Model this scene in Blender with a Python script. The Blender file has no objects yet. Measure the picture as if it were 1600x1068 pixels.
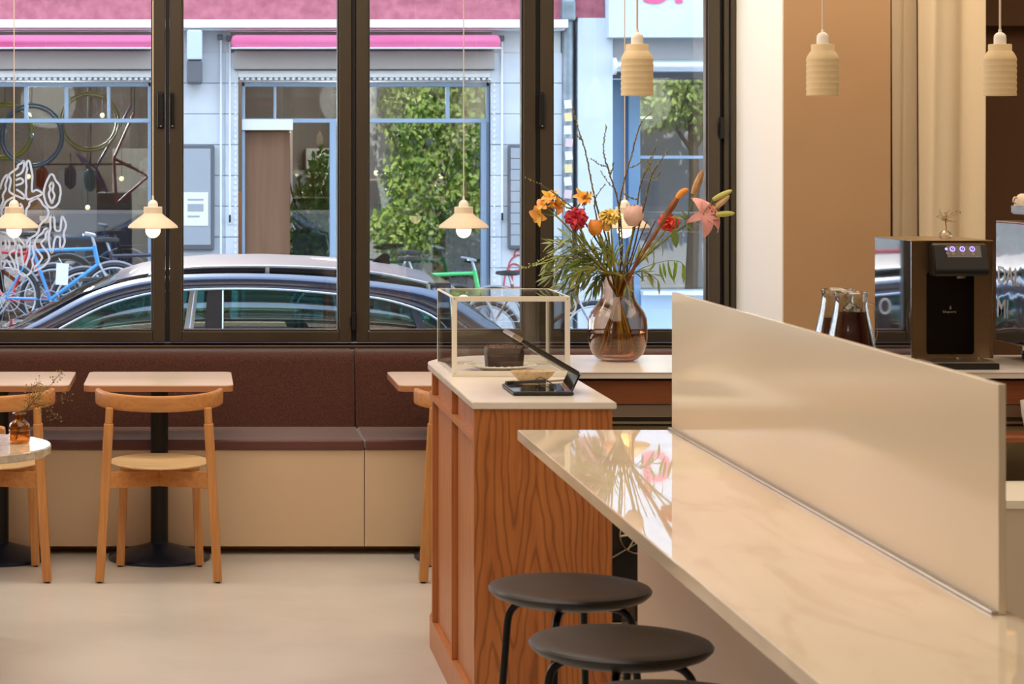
import bpy, bmesh, math, random
from mathutils import Vector, Matrix, Euler
random.seed(7)
PI = math.pi
sc = bpy.context.scene
C = sc.collection
F = 3600.0          # focal length in pixels of the 1600 px wide frame
CAMZ = 1.6
HX, HY = 300.0, 245.0   # where the horizontal view axis meets the frame

# ---------------------------------------------------------------- camera
cam = bpy.data.cameras.new('camera')
cam.sensor_width = 36.0
cam.lens = 36.0 * F / 1600.0
cam.shift_x = (800 - HX) / 1600.0
cam.shift_y = -(534 - HY) / 1600.0
cam.clip_start, cam.clip_end = 0.05, 400
cam.dof.use_dof = True
cam.dof.focus_distance = 8.8
cam.dof.aperture_fstop = 13.0
camo = bpy.data.objects.new('camera', cam)
C.objects.link(camo)
camo.location = (0, 0, CAMZ)
camo.rotation_euler = (PI / 2, 0, 0)
sc.camera = camo

# ---------------------------------------------------------------- world, sun, exposure
sc.view_settings.view_transform = 'Standard'
sc.view_settings.look = 'None'
sc.view_settings.exposure = 0.35
sc.view_settings.gamma = 1.0
sc.view_settings.use_curve_mapping = False
w = bpy.data.worlds.new('world'); sc.world = w; w.use_nodes = True
wn = w.node_tree.nodes; wl = w.node_tree.links
bg = wn['Background']
tc = wn.new('ShaderNodeTexCoord'); sp = wn.new('ShaderNodeSeparateXYZ')
rmp = wn.new('ShaderNodeValToRGB')
rmp.color_ramp.elements[0].position = 0.0; rmp.color_ramp.elements[0].color = (0.86, 0.92, 1.0, 1)
rmp.color_ramp.elements[1].position = 0.7; rmp.color_ramp.elements[1].color = (0.50, 0.68, 1.0, 1)
wl.new(tc.outputs['Generated'], sp.inputs[0]); wl.new(sp.outputs['Z'], rmp.inputs[0])
wl.new(rmp.outputs[0], bg.inputs['Color'])
bg.inputs['Strength'].default_value = 4.0

def light(name, kind, loc, energy, color, size=None, size_y=None, rot=(0, 0, 0), **kw):
    d = bpy.data.lights.new(name, kind); d.energy = energy; d.color = color
    if kind == 'AREA':
        d.shape = 'RECTANGLE'; d.size = size; d.size_y = size_y
    elif size is not None and kind in ('POINT', 'SPOT'):
        d.shadow_soft_size = size
    for k_, v_ in kw.items(): setattr(d, k_, v_)
    o = bpy.data.objects.new(name, d); o.location = loc; o.rotation_euler = rot
    C.objects.link(o); return o

sun = light('sun', 'SUN', (0, 30, 30), 9.0, (1.0, 0.93, 0.82), rot=(math.radians(-38), math.radians(-12), 0), angle=math.radians(0.6))
WARM = (1.0, 0.80, 0.58)
WARM2 = (1.0, 0.87, 0.72)
light('ceiling_fill', 'AREA', (0.2, 5.2, 3.12), 95, WARM2, 3.0, 6.0)  # unseen area lights added as warm fill for the room
light('ceiling_fill', 'AREA', (3.6, 6.6, 3.12), 30, WARM, 1.6, 3.5)
light('ceiling_fill', 'AREA', (-1.0, 8.4, 3.12), 45, WARM2, 3.5, 0.8)
light('reveal_fill', 'SPOT', (1.2, 9.45, 3.1), 75, (1.0, .88, .74), .06, rot=(0, math.radians(-38), 0), spot_size=math.radians(75), spot_blend=.8)  # spot added to brighten the white reveal, no fitting there
light('ceiling_fill', 'AREA', (2.6, 8.6, 3.12), 16, WARM, 1.2, 0.8)

# ---------------------------------------------------------------- helpers
def px(x, Y): return (x - HX) * Y / F
def pz(y, Y): return CAMZ - (y - HY) * Y / F
def P(x, y, Y): return Vector((px(x, Y), Y, pz(y, Y)))
ORG = Vector((0, 0, 0))

def srgb(r, g, b):
    return tuple(((c / 255) / 12.92 if c / 255 <= .04045 else ((c / 255 + .055) / 1.055) ** 2.4) for c in (r, g, b))

def mat(name, col, rough=.5, metal=0., col2=None, scale=8., stretch=(1, 1, 1), bump=0., bscale=None, coat=0., spec=.5,
        emit=None, estr=0., sheen=0., detail=4., lo=.35, hi=.65, trans=0.):
    m = bpy.data.materials.new(name); m.use_nodes = True
    n = m.node_tree.nodes; l = m.node_tree.links; b = n['Principled BSDF']
    b.inputs['Base Color'].default_value = (*col, 1)
    b.inputs['Roughness'].default_value = rough
    b.inputs['Metallic'].default_value = metal
    b.inputs['Specular IOR Level'].default_value = spec
    b.inputs['Coat Weight'].default_value = coat
    b.inputs['Coat Roughness'].default_value = .05
    b.inputs['Sheen Weight'].default_value = sheen
    b.inputs['Transmission Weight'].default_value = trans
    if emit:
        b.inputs['Emission Color'].default_value = (*emit, 1); b.inputs['Emission Strength'].default_value = estr
    if col2 or bump:
        t = n.new('ShaderNodeTexCoord'); mp = n.new('ShaderNodeMapping'); mp.inputs['Scale'].default_value = stretch
        l.new(t.outputs['Object'], mp.inputs[0])
        nz = n.new('ShaderNodeTexNoise'); nz.inputs['Scale'].default_value = scale; nz.inputs['Detail'].default_value = detail
        l.new(mp.outputs[0], nz.inputs['Vector'])
        if col2:
            r = n.new('ShaderNodeValToRGB')
            r.color_ramp.elements[0].position = lo; r.color_ramp.elements[1].position = hi
            r.color_ramp.elements[0].color = (*col, 1); r.color_ramp.elements[1].color = (*col2, 1)
            l.new(nz.outputs['Fac'], r.inputs[0]); l.new(r.outputs[0], b.inputs['Base Color'])
        if bump:
            nb = nz
            if bscale:
                nb = n.new('ShaderNodeTexNoise'); nb.inputs['Scale'].default_value = bscale; nb.inputs['Detail'].default_value = 3
                l.new(mp.outputs[0], nb.inputs['Vector'])
            bp = n.new('ShaderNodeBump'); bp.inputs['Strength'].default_value = bump; bp.inputs['Distance'].default_value = .01
            l.new(nb.outputs['Fac'], bp.inputs['Height']); l.new(bp.outputs[0], b.inputs['Normal'])
    return m

def glass(name, tint=(1, 1, 1), f0=.04, power=5., rough=0., edge=None):
    """thin clear pane: transparent with a mirror layer that grows towards grazing angles"""
    m = bpy.data.materials.new(name); m.use_nodes = True
    n = m.node_tree.nodes; l = m.node_tree.links; n.clear()
    out = n.new('ShaderNodeOutputMaterial'); mix = n.new('ShaderNodeMixShader')
    tr = n.new('ShaderNodeBsdfTransparent'); gl = n.new('ShaderNodeBsdfGlossy')
    tr.inputs[0].default_value = (*tint, 1); gl.inputs['Roughness'].default_value = rough
    lw = n.new('ShaderNodeLayerWeight'); lw.inputs['Blend'].default_value = .5
    pw = n.new('ShaderNodeMath'); pw.operation = 'POWER'; pw.inputs[1].default_value = power
    ma = n.new('ShaderNodeMath'); ma.operation = 'MULTIPLY_ADD'; ma.inputs[1].default_value = 1 - f0; ma.inputs[2].default_value = f0
    l.new(lw.outputs['Facing'], pw.inputs[0]); l.new(pw.outputs[0], ma.inputs[0]); l.new(ma.outputs[0], mix.inputs[0])
    if edge:
        r = n.new('ShaderNodeValToRGB'); r.color_ramp.elements[0].color = (*tint, 1); r.color_ramp.elements[1].color = (*edge, 1)
        r.color_ramp.elements[0].position = .3
        l.new(lw.outputs['Facing'], r.inputs[0]); l.new(r.outputs[0], tr.inputs[0])
    l.new(tr.outputs[0], mix.inputs[1]); l.new(gl.outputs[0], mix.inputs[2]); l.new(mix.outputs[0], out.inputs[0])
    return m

def film(name, col, k=.6):
    m = bpy.data.materials.new(name); m.use_nodes = True
    n = m.node_tree.nodes; l = m.node_tree.links; b = n['Principled BSDF']; b.inputs['Base Color'].default_value = (*col, 1); b.inputs['Roughness'].default_value = .5
    t = n.new('ShaderNodeBsdfTranslucent'); t.inputs[0].default_value = (*col, 1); mx = n.new('ShaderNodeMixShader'); mx.inputs[0].default_value = k
    l.new(b.outputs[0], mx.inputs[1]); l.new(t.outputs[0], mx.inputs[2]); l.new(mx.outputs[0], n['Material Output'].inputs[0]); return m

def wood(name, c1, c2, freq=60., axis='Z', rough=.42, cath=None, amount=1., coat=0.):
    """straight or cathedral grain; cath = list of (x offset) centres for flame figure along local x"""
    m = bpy.data.materials.new(name); m.use_nodes = True
    n = m.node_tree.nodes; l = m.node_tree.links; b = n['Principled BSDF']
    b.inputs['Roughness'].default_value = rough; b.inputs['Coat Weight'].default_value = coat
    t = n.new('ShaderNodeTexCoord'); mp = n.new('ShaderNodeMapping')
    st = {'X': (.06, 1, 1), 'Y': (1, .06, 1), 'Z': (1, 1, .06)}[axis]
    mp.inputs['Scale'].default_value = st
    l.new(t.outputs['Object'], mp.inputs[0])
    nz = n.new('ShaderNodeTexNoise'); nz.inputs['Scale'].default_value = freq; nz.inputs['Detail'].default_value = 6
    nz.inputs['Roughness'].default_value = .6
    l.new(mp.outputs[0], nz.inputs['Vector'])
    r = n.new('ShaderNodeValToRGB'); r.color_ramp.elements[0].position = .3; r.color_ramp.elements[1].position = .72
    r.color_ramp.elements[0].color = (*c1, 1); r.color_ramp.elements[1].color = (*c2, 1)
    l.new(nz.outputs['Fac'], r.inputs[0])
    last = r.outputs[0]
    if cath:
        sep = n.new('ShaderNodeSeparateXYZ'); l.new(t.outputs['Object'], sep.inputs[0])
        big = n.new('ShaderNodeTexNoise'); big.inputs['Scale'].default_value = 3.2; big.inputs['Detail'].default_value = 3
        mp2 = n.new('ShaderNodeMapping'); mp2.inputs['Scale'].default_value = (1.6, 1, .55)
        l.new(t.outputs['Object'], mp2.inputs[0]); l.new(mp2.outputs[0], big.inputs['Vector'])
        def M(op, a, b_=None, c_=None):
            q = n.new('ShaderNodeMath'); q.operation = op
            for i_, v_ in enumerate((a, b_, c_)):
                if v_ is None: continue
                if isinstance(v_, (int, float)): q.inputs[i_].default_value = v_
                else: l.new(v_, q.inputs[i_])
            return q.outputs[0]
        dmin = None
        for cx in cath:
            d = M('ABSOLUTE', M('SUBTRACT', sep.outputs['X'], cx))
            dmin = d if dmin is None else M('SMOOTH_MIN', dmin, d, .03)
        # arches: z + steepness * distance from the heart of the board
        v = M('MULTIPLY_ADD', M('POWER', dmin, 1.15), 9.0, M('MULTIPLY', sep.outputs['Z'], .55))
        v = M('ADD', v, M('MULTIPLY', big.outputs['Fac'], .85))
        s = M('SINE', M('MULTIPLY', v, 46.0))
        s = M('POWER', M('MULTIPLY_ADD', s, .5, .5), 5.0)
        mx = n.new('ShaderNodeMix'); mx.data_type = 'RGBA'
        l.new(M('MULTIPLY', s, .55 * amount), mx.inputs[0]); l.new(last, mx.inputs[6])
        mx.inputs[7].default_value = (c1[0] * .38, c1[1] * .33, c1[2] * .3, 1)
        last = mx.outputs[2]
    l.new(last, b.inputs['Base Color'])
    bp = n.new('ShaderNodeBump'); bp.inputs['Strength'].default_value = .06; bp.inputs['Distance'].default_value = .003
    l.new(nz.outputs['Fac'], bp.inputs['Height']); l.new(bp.outputs[0], b.inputs['Normal'])
    return m

class MB:
    def __init__(s): s.bm = bmesh.new(); s.hard = False
    def _bev(s, vs, bev, seg):
        if bev > 0:
            s.hard = True
            es = {e for v in vs for e in v.link_edges}
            bmesh.ops.bevel(s.bm, geom=list(es), offset=bev, segments=seg, affect='EDGES', profile=.5, clamp_overlap=True)
    def box(s, x0, x1, y0, y1, z0, z1, bev=0, seg=2):
        r = bmesh.ops.create_cube(s.bm, size=1)
        for v in r['verts']:
            v.co = Vector(((x0 + x1) / 2 + v.co.x * abs(x1 - x0), (y0 + y1) / 2 + v.co.y * abs(y1 - y0), (z0 + z1) / 2 + v.co.z * abs(z1 - z0)))
        s._bev(r['verts'], bev, seg); return s
    def obox(s, c, size, rot, bev=0, seg=2):
        r = bmesh.ops.create_cube(s.bm, size=1)
        R_ = rot if isinstance(rot, Matrix) else Euler(rot).to_matrix()
        for v in r['verts']:
            v.co = R_ @ Vector((v.co.x * size[0], v.co.y * size[1], v.co.z * size[2])) + Vector(c)
        s._bev(r['verts'], bev, seg); return s
    def bar(s, a, b, w, d, bev=0, side=Vector((1, 0, 0)), w2=None, d2=None):
        """square bar from a to b; side = direction of w"""
        a = Vector(a); b = Vector(b); z = (b - a).normalized(); x = (side - z * side.dot(z)).normalized(); y = z.cross(x)
        w2 = w2 or w; d2 = d2 or d; vs = []
        for p, ww, dd in ((a, w, d), (b, w2, d2)):
            for sx, sy in ((-1, -1), (1, -1), (1, 1), (-1, 1)): vs.append(s.bm.verts.new(p + x * sx * ww / 2 + y * sy * dd / 2))
        for f in ((3, 2, 1, 0), (4, 5, 6, 7), (0, 1, 5, 4), (1, 2, 6, 5), (2, 3, 7, 6), (3, 0, 4, 7)): s.bm.faces.new([vs[i] for i in f])
        s._bev(vs, bev, 2); return s
    def lathe(s, prof, c=(0, 0, 0), seg=24, sx=1., sy=1., rot=None):
        rings = []
        for r_, z_ in prof:
            if r_ < 1e-6: rings.append([s.bm.verts.new((0, 0, z_))])
            else: rings.append([s.bm.verts.new((r_ * sx * math.cos(2 * PI * i / seg), r_ * sy * math.sin(2 * PI * i / seg), z_)) for i in range(seg)])
        for A, B in zip(rings, rings[1:]):
            for i in range(seg):
                j = (i + 1) % seg
                if len(A) == 1 and len(B) == 1: continue
                if len(A) == 1: s.bm.faces.new((A[0], B[j], B[i]))
                elif len(B) == 1: s.bm.faces.new((A[i], A[j], B[0]))
                else: s.bm.faces.new((A[i], A[j], B[j], B[i]))
        M_ = (rot if rot is not None else Matrix.Identity(3))
        for R_ in rings:
            for v in R_: v.co = M_ @ v.co + Vector(c)
        return s
    def tube(s, pts, r, seg=8, cap=True):
        pts = [Vector(p) for p in pts]; n_ = len(pts); rings = []; up = None
        for i, p in enumerate(pts):
            t = (pts[min(i + 1, n_ - 1)] - pts[max(i - 1, 0)])
            if t.length < 1e-9: t = Vector((0, 0, 1))
            t.normalize()
            if up is None: up = Vector((0, 0, 1)) if abs(t.z) < .9 else Vector((1, 0, 0))
            x = up - t * up.dot(t)
            if x.length < 1e-6: x = t.orthogonal()
            x.normalize(); up = x; y = t.cross(x)
            rr = r[i] if isinstance(r, (list, tuple)) else r
            rings.append([s.bm.verts.new(p + (x * math.cos(2 * PI * k / seg) + y * math.sin(2 * PI * k / seg)) * rr) for k in range(seg)])
        for A, B in zip(rings, rings[1:]):
            for k in range(seg):
                j = (k + 1) % seg; s.bm.faces.new((A[k], A[j], B[j], B[k]))
        if cap:
            s.bm.faces.new(rings[0][::-1]); s.bm.faces.new(rings[-1])
        return s
    def prism(s, poly, a, b, plane='xy', bev=0, seg=2):
        """polygon extruded from a to b along the axis left out of plane"""
        def mk(u, v, t): return {'xy': (u, v, t), 'xz': (u, t, v), 'yz': (t, u, v)}[plane]
        A = [s.bm.verts.new(mk(u, v, a)) for u, v in poly]; B = [s.bm.verts.new(mk(u, v, b)) for u, v in poly]
        fa = s.bm.faces.new(A[::-1]); fb = s.bm.faces.new(B)
        for i in range(len(poly)):
            j = (i + 1) % len(poly); s.bm.faces.new((A[i], A[j], B[j], B[i]))
        if bev: s.hard = True; bmesh.ops.bevel(s.bm, geom=list(set(fa.edges) | set(fb.edges)), offset=bev, segments=seg, affect='EDGES', clamp_overlap=True)
        return s
    def sphere(s, c, r, sub=2, sc_=(1, 1, 1), rot=None):
        q = bmesh.ops.create_icosphere(s.bm, subdivisions=sub, radius=r)
        M_ = (rot if rot is not None else Matrix.Identity(3))
        for v in q['verts']: v.co = M_ @ Vector((v.co.x * sc_[0], v.co.y * sc_[1], v.co.z * sc_[2])) + Vector(c)
        return s
    def grid(s, fn, nu, nv, closed_u=False):
        G = [[s.bm.verts.new(fn(i / (nu if closed_u else nu - 1), j / (nv - 1))) for j in range(nv)] for i in range(nu)]
        for i in range(nu if closed_u else nu - 1):
            for j in range(nv - 1):
                a = G[i][j]; b = G[(i + 1) % nu][j]; c = G[(i + 1) % nu][j + 1]; d = G[i][j + 1]
                s.bm.faces.new((a, b, c, d))
        return s
    def mesh(s, name, m, smooth=True, ang=35, org=None):
        bmesh.ops.recalc_face_normals(s.bm, faces=s.bm.faces)
        o_ = ORG if org is None else org
        for v in s.bm.verts: v.co -= o_
        me = bpy.data.meshes.new(name); s.bm.to_mesh(me); s.bm.free()
        me.polygons.foreach_set('use_smooth', [smooth] * len(me.polygons))
        if smooth: me.set_sharp_from_angle(angle=math.radians(ang))
        me.materials.append(m); me.update()
        return me
    def build(s, name, m, parent=None, smooth=True, ang=35, solid=0):
        o = bpy.data.objects.new(name, s.mesh(name, m, smooth, ang)); C.objects.link(o)
        if parent is not None: o.parent = parent
        if s.hard and smooth:
            wm = o.modifiers.new('face_normals', 'WEIGHTED_NORMAL'); wm.weight = 100; wm.keep_sharp = True
        if solid:
            md = o.modifiers.new('solid', 'SOLIDIFY'); md.thickness = solid; md.offset = 0
        return o

def tag(o, label=None, cat=None, group=None, kind=None):
    if label: o['label'] = label
    if cat: o['category'] = cat
    if group: o['group'] = group
    if kind: o['kind'] = kind
    return o
def thing(name, label, cat, loc=(0, 0, 0), group=None, kind=None):
    global ORG
    o = bpy.data.objects.new(name, None); o.empty_display_size = .05; C.objects.link(o); o.location = loc; ORG = Vector(loc)
    return tag(o, label, cat, group, kind)
def solo(name, mb, m, label, cat, loc, group=None, smooth=True, **kw):
    global ORG
    ORG = Vector(loc); o = mb.build(name, m, None, smooth, **kw); o.location = loc; ORG = Vector((0, 0, 0))
    return tag(o, label, cat, group)
def done():
    global ORG
    ORG = Vector((0, 0, 0))
def struct(name, mb, m, parent=None, smooth=True, **kw):
    done() if parent is None else None
    o = mb.build(name, m, parent, smooth, **kw)
    if parent is None: o['kind'] = 'structure'
    return o
def copy_tree(o, parent=None):
    c = o.copy(); C.objects.link(c); c.parent = parent
    for ch in list(o.children): copy_tree(ch, c)
    return c
def place(o, loc, rz=0, label=None, group=None):
    o.location = loc; o.rotation_euler = (0, 0, rz)
    if label: o['label'] = label
    if group: o['group'] = group
    return o
def linkpart(name, me, parent, M_):
    o = bpy.data.objects.new(name, me); C.objects.link(o); o.parent = parent; o.matrix_local = M_; return o
def textmesh(s, size, depth, m, name, parent, M_, bold=False):
    cu = bpy.data.curves.new('t', 'FONT'); cu.body = s; cu.size = size; cu.extrude = depth; cu.align_x = 'LEFT'
    if bold: cu.offset = bold
    o = bpy.data.objects.new('t', cu); C.objects.link(o)
    dg = bpy.context.evaluated_depsgraph_get(); me = bpy.data.meshes.new_from_object(o.evaluated_get(dg))
    bpy.data.objects.remove(o); bpy.data.curves.remove(cu)
    me.materials.clear(); me.materials.append(m); me.name = name
    t = bpy.data.objects.new(name, me); C.objects.link(t); t.parent = parent; t.matrix_local = M_
    return t
def bez(pts, n_=12):
    """smooth curve through points (Catmull-Rom)"""
    pts = [Vector(p) for p in pts]; out = []
    ext = [pts[0] * 2 - pts[1]] + pts + [pts[-1] * 2 - pts[-2]]
    for i in range(1, len(ext) - 2):
        p0, p1, p2, p3 = ext[i - 1:i + 3]
        for k in range(n_):
            t = k / n_
            out.append(.5 * ((2 * p1) + (p2 - p0) * t + (2 * p0 - 5 * p1 + 4 * p2 - p3) * t * t + (3 * p1 - p0 - 3 * p2 + p3) * t ** 3))
    out.append(pts[-1]); return out

# ---------------------------------------------------------------- materials
M = {}
M['floor'] = mat('polished_concrete', srgb(206, 201, 194), .26, col2=srgb(190, 185, 178), scale=1.2, detail=6, bump=.03, bscale=30)
M['white_wall'] = mat('warm_white_plaster', srgb(238, 232, 224), .6)
M['tan_wall'] = mat('tan_plaster', srgb(186, 150, 112), .75, col2=srgb(180, 144, 106), scale=2)
M['brown_wall'] = mat('brown_plaster', srgb(120, 86, 58), .8)
M['ceiling'] = mat('ceiling_paint', srgb(225, 215, 200), .8)
M['bronze'] = mat('bronze_anodised', srgb(86, 76, 63), .34, metal=.55, col2=srgb(76, 68, 56), scale=3, stretch=(1, 1, .1))
M['bronze_dark'] = mat('dark_gasket', srgb(24, 20, 17), .5)
M['black'] = mat('black_metal', srgb(22, 21, 22), .38, metal=.3)
M['black_gloss'] = mat('black_gloss', srgb(10, 10, 11), .06, coat=.6)
M['black_matt'] = mat('black_matt', srgb(20, 18, 17), .5)
M['pane'] = glass('clear_pane', (.96, .98, .97), .05)
M['shop_pane'] = glass('shop_pane', (.66, .70, .71), .22)
M['car_pane'] = glass('car_pane', (.42, .66, .64), .10)
M['acrylic'] = glass('acrylic', (.97, .975, .97), .05, 4)
M['stone'] = None
M['fabric'] = mat('brown_woven_fabric', srgb(84, 42, 27), .95, col2=srgb(60, 28, 17), scale=140, detail=2, bump=.35, sheen=.22)
M['fabric_top'] = M['fabric']
M['leather'] = mat('plum_leather', srgb(92, 46, 40), .42, sheen=.5, bump=.08, bscale=260, col2=srgb(88, 44, 37), scale=5)
M['bench_base'] = mat('cream_panel', srgb(206, 180, 148), .5)
M['oak'] = wood('honey_oak', srgb(176, 116, 60), srgb(208, 150, 88), 55, 'Z', .45)
M['oak_x'] = wood('honey_oak_flat', srgb(176, 116, 60), srgb(205, 146, 86), 55, 'X', .45)
M['birch'] = wood('pale_ply', srgb(216, 180, 128), srgb(228, 196, 148), 30, 'X', .4)
M['table_top'] = wood('table_laminate', srgb(224, 204, 180), srgb(234, 218, 198), 18, 'X', .28)
M['table_edge'] = wood('table_edge', srgb(160, 104, 66), srgb(178, 120, 78), 40, 'X', .45)
M['cherry'] = wood('cherry_veneer', srgb(166, 102, 58), srgb(196, 130, 80), 45, 'Z', .38, cath=None)
M['cherry_front'] = wood('cherry_flame', srgb(164, 96, 48), srgb(194, 122, 64), 45, 'Z', .36, cath=(-.12, .05, .17))
M['cherry_x'] = wood('cherry_veneer_long', srgb(128, 70, 38), srgb(150, 88, 50), 45, 'X', .4)
M['counter'] = mat('white_solid_surface', srgb(228, 220, 208), .22, col2=srgb(220, 211, 198), scale=3)
M['panel'] = mat('cream_gloss_panel', srgb(228, 216, 194), .12, spec=.6)
M['bar_body'] = mat('bar_body_cream', srgb(205, 188, 168), .35)
M['bisque'] = mat('bisque_ceramic', srgb(214, 190, 148), .7, bump=.04, bscale=120)
M['bisque_light'] = mat('bisque_light', srgb(230, 212, 186), .6)
M['porcelain'] = mat('porcelain', srgb(236, 230, 220), .35)
M['cord'] = mat('textile_cord', srgb(214, 198, 178), .7)
M['bulb'] = mat('lit_bulb', (1, .8, .5), .4, emit=(1.0, .78, .48), estr=3.2)
M['bulb_hot'] = mat('hot_bulb', (1, .8, .5), .4, emit=(1.0, .74, .42), estr=5)
M['bulb_in'] = mat('lit_shade_inside', (1, .8, .5), .4, emit=(1.0, .72, .36), estr=2.5)
M['white_plastic'] = mat('cream_frame', srgb(238, 230, 214), .35)
M['steel'] = mat('brushed_steel', srgb(196, 186, 170), .28, metal=1., bump=.03, bscale=60, stretch=(1, 1, .05))
M['steel_warm'] = mat('warm_steel', srgb(176, 150, 118), .3, metal=1.)
M['mirror'] = mat('polished_steel', srgb(205, 208, 212), .03, metal=1.)
M['cake'] = mat('chocolate_cake', srgb(58, 28, 20), .55, col2=srgb(40, 18, 13), scale=50, bump=.3, bscale=90)
M['nib'] = mat('chocolate_crumb', srgb(84, 42, 30), .3, col2=srgb(150, 104, 84), scale=60)
M['speckle'] = mat('speckled_ceramic', srgb(206, 180, 140), .45, col2=srgb(176, 146, 106), scale=90, lo=.5, hi=.7)

def stone_mat():
    m = bpy.data.materials.new('polished_beige_stone'); m.use_nodes = True
    n = m.node_tree.nodes; l = m.node_tree.links; b = n['Principled BSDF']
    t = n.new('ShaderNodeTexCoord'); mp = n.new('ShaderNodeMapping'); mp.inputs['Scale'].default_value = (3.2, .8, 3)
    mp.inputs['Rotation'].default_value = (0, 0, .5)
    l.new(t.outputs['Object'], mp.inputs[0])
    nz = n.new('ShaderNodeTexNoise'); nz.inputs['Scale'].default_value = 2.4; nz.inputs['Detail'].default_value = 8; nz.inputs['Distortion'].default_value = 1.2
    l.new(mp.outputs[0], nz.inputs['Vector'])
    r = n.new('ShaderNodeValToRGB'); e = r.color_ramp.elements
    e[0].position = .2; e[0].color = (*srgb(214, 198, 172), 1); e[1].position = .85; e[1].color = (*srgb(228, 214, 190), 1)
    q = e.new(.5); q.color = (*srgb(224, 208, 184), 1)
    q = e.new(.36); q.color = (*srgb(214, 196, 170), 1)
    l.new(nz.outputs['Fac'], r.inputs[0]); l.new(r.outputs[0], b.inputs['Base Color'])
    b.inputs['Roughness'].default_value = .02; b.inputs['Specular IOR Level'].default_value = .5; b.inputs['IOR'].default_value = 1.62
    return m
M['stone'] = stone_mat()
# ================================================================ room shell
YW = 10.0
XR = px(1147, YW)                  # right end of the window
YB = XR * F / (1222 - HX)          # plane of the tan wall
b = MB(); b.box(-4, 6, -3.0, 10.3, -.12, 0)
struct('floor', b, M['floor'])
b = MB(); b.box(-4, 6, -3.0, 10.3, 3.2, 3.32)
struct('ceiling', b, M['ceiling'])
b = MB(); b.box(-4.15, -4, -3.0, 10.3, 0, 3.2)
struct('wall_left', b, M['tan_wall'])
b = MB(); b.box(6, 6.15, -3.0, 11.6, 0, 3.2)
struct('wall_right', b, M['brown_wall'])
b = MB(); b.box(-4, 6, -3.15, -3.0, 0, 3.2)
struct('wall_back', b, M['tan_wall'])
ZS = pz(545, YW)                   # underside of the window frame
ZT = 2.82
b = MB(); b.box(-4, XR, YW - .04, 10.3, 0, ZS)
struct('wall_window_sill', b, M['white_wall'])
b = MB(); b.box(-4, XR, YW - .04, 10.3, ZT, 3.2)
struct('wall_window_head', b, M['white_wall'])
XO = px(1392, YB)
b = MB(); b.box(XR, XR + .006, YB, 10.3, 0, 3.2)
b.box(XR + .006, XR + .03, YB + .004, 10.3, 0, 3.2)
struct('wall_reveal', b, M['white_wall'])
b = MB(); b.box(XR + .0061, XO, YB, YB + .16, 0, 3.2, .004)
struct('wall_tan', b, M['tan_wall'])
b = MB(); b.box(XR + .03, 6, 10.3, 10.45, 0, 3.2)
struct('wall_recess', b, M['brown_wall'])
b = MB(); b.box(XO + .02, 6, 10.2, 10.3, pz(40, 10.2), 3.2)
struct('trim_1', b, M['brown_wall'])
b = MB(); b.box(XO - .06, XO + .012, YB + .16, YB + .19, 0, 3.2, .004)
struct('trim_2', b, M['tan_wall'])

# ---------------------------------------------------------------- folding window
edges = [-316, -27, 261.5, 552, 839, 1126]
ZG0, ZG1 = pz(515.5, YW), ZT - .12
SB0 = pz(533.5, YW)
ST = .053
for i in range(5):
    a_, b_ = edges[i], edges[i + 1]
    x0, x1 = px(a_ + 3.5, YW), px(b_ - 3.5, YW)
    if i == 4: x1 = px(1123, YW)
    win = thing('window_%d' % (i + 1), None, None, (x0, YW, SB0), kind='structure')
    for nm, q in (('stile', (x0, x0 + ST)), ('stile', (x1 - ST, x1))):
        b = MB(); b.box(q[0], q[1], YW - .03, YW + .04, SB0, ZT - .03, .004)
        s_ = -1 if q[0] == x0 else 1
        xc = q[1] if s_ < 0 else q[0]
        b.box(min(xc, xc - s_ * .008), max(xc, xc - s_ * .008), YW - .018, YW + .03, ZG0 - .0, ZG1, .002)
        b.build(nm, M['bronze'], win)
    b = MB(); b.box(x0 + ST, x1 - ST, YW - .03, YW + .04, SB0, ZG0 - .003, .004); b.box(x0 + ST + .008, x1 - ST - .008, YW - .018, YW + .03, ZG0 - .003, ZG0 + .005, .002)
    b.build('rail', M['bronze'], win)
    b = MB(); b.box(x0 + ST, x1 - ST, YW - .03, YW + .04, ZG1, ZT - .03, .004); b.build('rail', M['bronze'], win)
    b = MB(); b.box(x0 + ST + .002, x1 - ST - .002, YW - .002, YW + .004, ZG0, ZG1); b.build('glass_pane', M['pane'], win, smooth=False)
    hs = []
    if i == 1: hs = [(246, 256.5)]
    if i == 2: hs = [(266.5, 272.5)]
    if i == 4: hs = [(841.5, 851.5)]
    for h0, h1 in hs:
        yh = YW - .035
        b = MB(); b.box(px(h0, yh), px(h1, yh), YW - .052, YW - .03, pz(200, yh), pz(144, yh), .008, 3)
        hh = b.build('handle', M['black'], win)
        b = MB(); b.lathe([(0, .004), (.004, .004), (.004, 0), (0, 0)], (px((h0 + h1) / 2, yh), YW - .052, pz(197, yh)), 10, rot=Matrix.Rotation(PI / 2, 3, 'X')); b.build('screw', M['steel'], hh)
    if i == 3 or i == 4:
        hx = (549, 556) if i == 3 else (1124, 1131)
        hy = (487, 515) if i == 3 else (183, 217)
        yh = YW - .035
        b = MB(); b.box(px(hx[0], yh), px(hx[1], yh), YW - .05, YW - .028, pz(hy[1], yh), pz(hy[0], yh), .003)
        b.box(px(hx[0] - 2, yh), px(hx[0], yh), YW - .042, YW - .028, pz(hy[1] - 5, yh), pz(hy[0] + 8, yh), .002)
        b.build('hinge', M['black'], win)
done()
b = MB(); b.box(-4, XR, YW + .0, YW + .08, ZS, SB0 - .006, .002)
b.box(-4, XR, YW - .036, YW - .0, ZS, ZS + .012, .002)
struct('trim_3', b, M['bronze_dark'])
b = MB(); b.box(-4, XR, YW - .0365, YW - .030, ZS + .012, ZS + .0185, .001)
struct('trim_4', b, M['steel_warm'])
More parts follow.
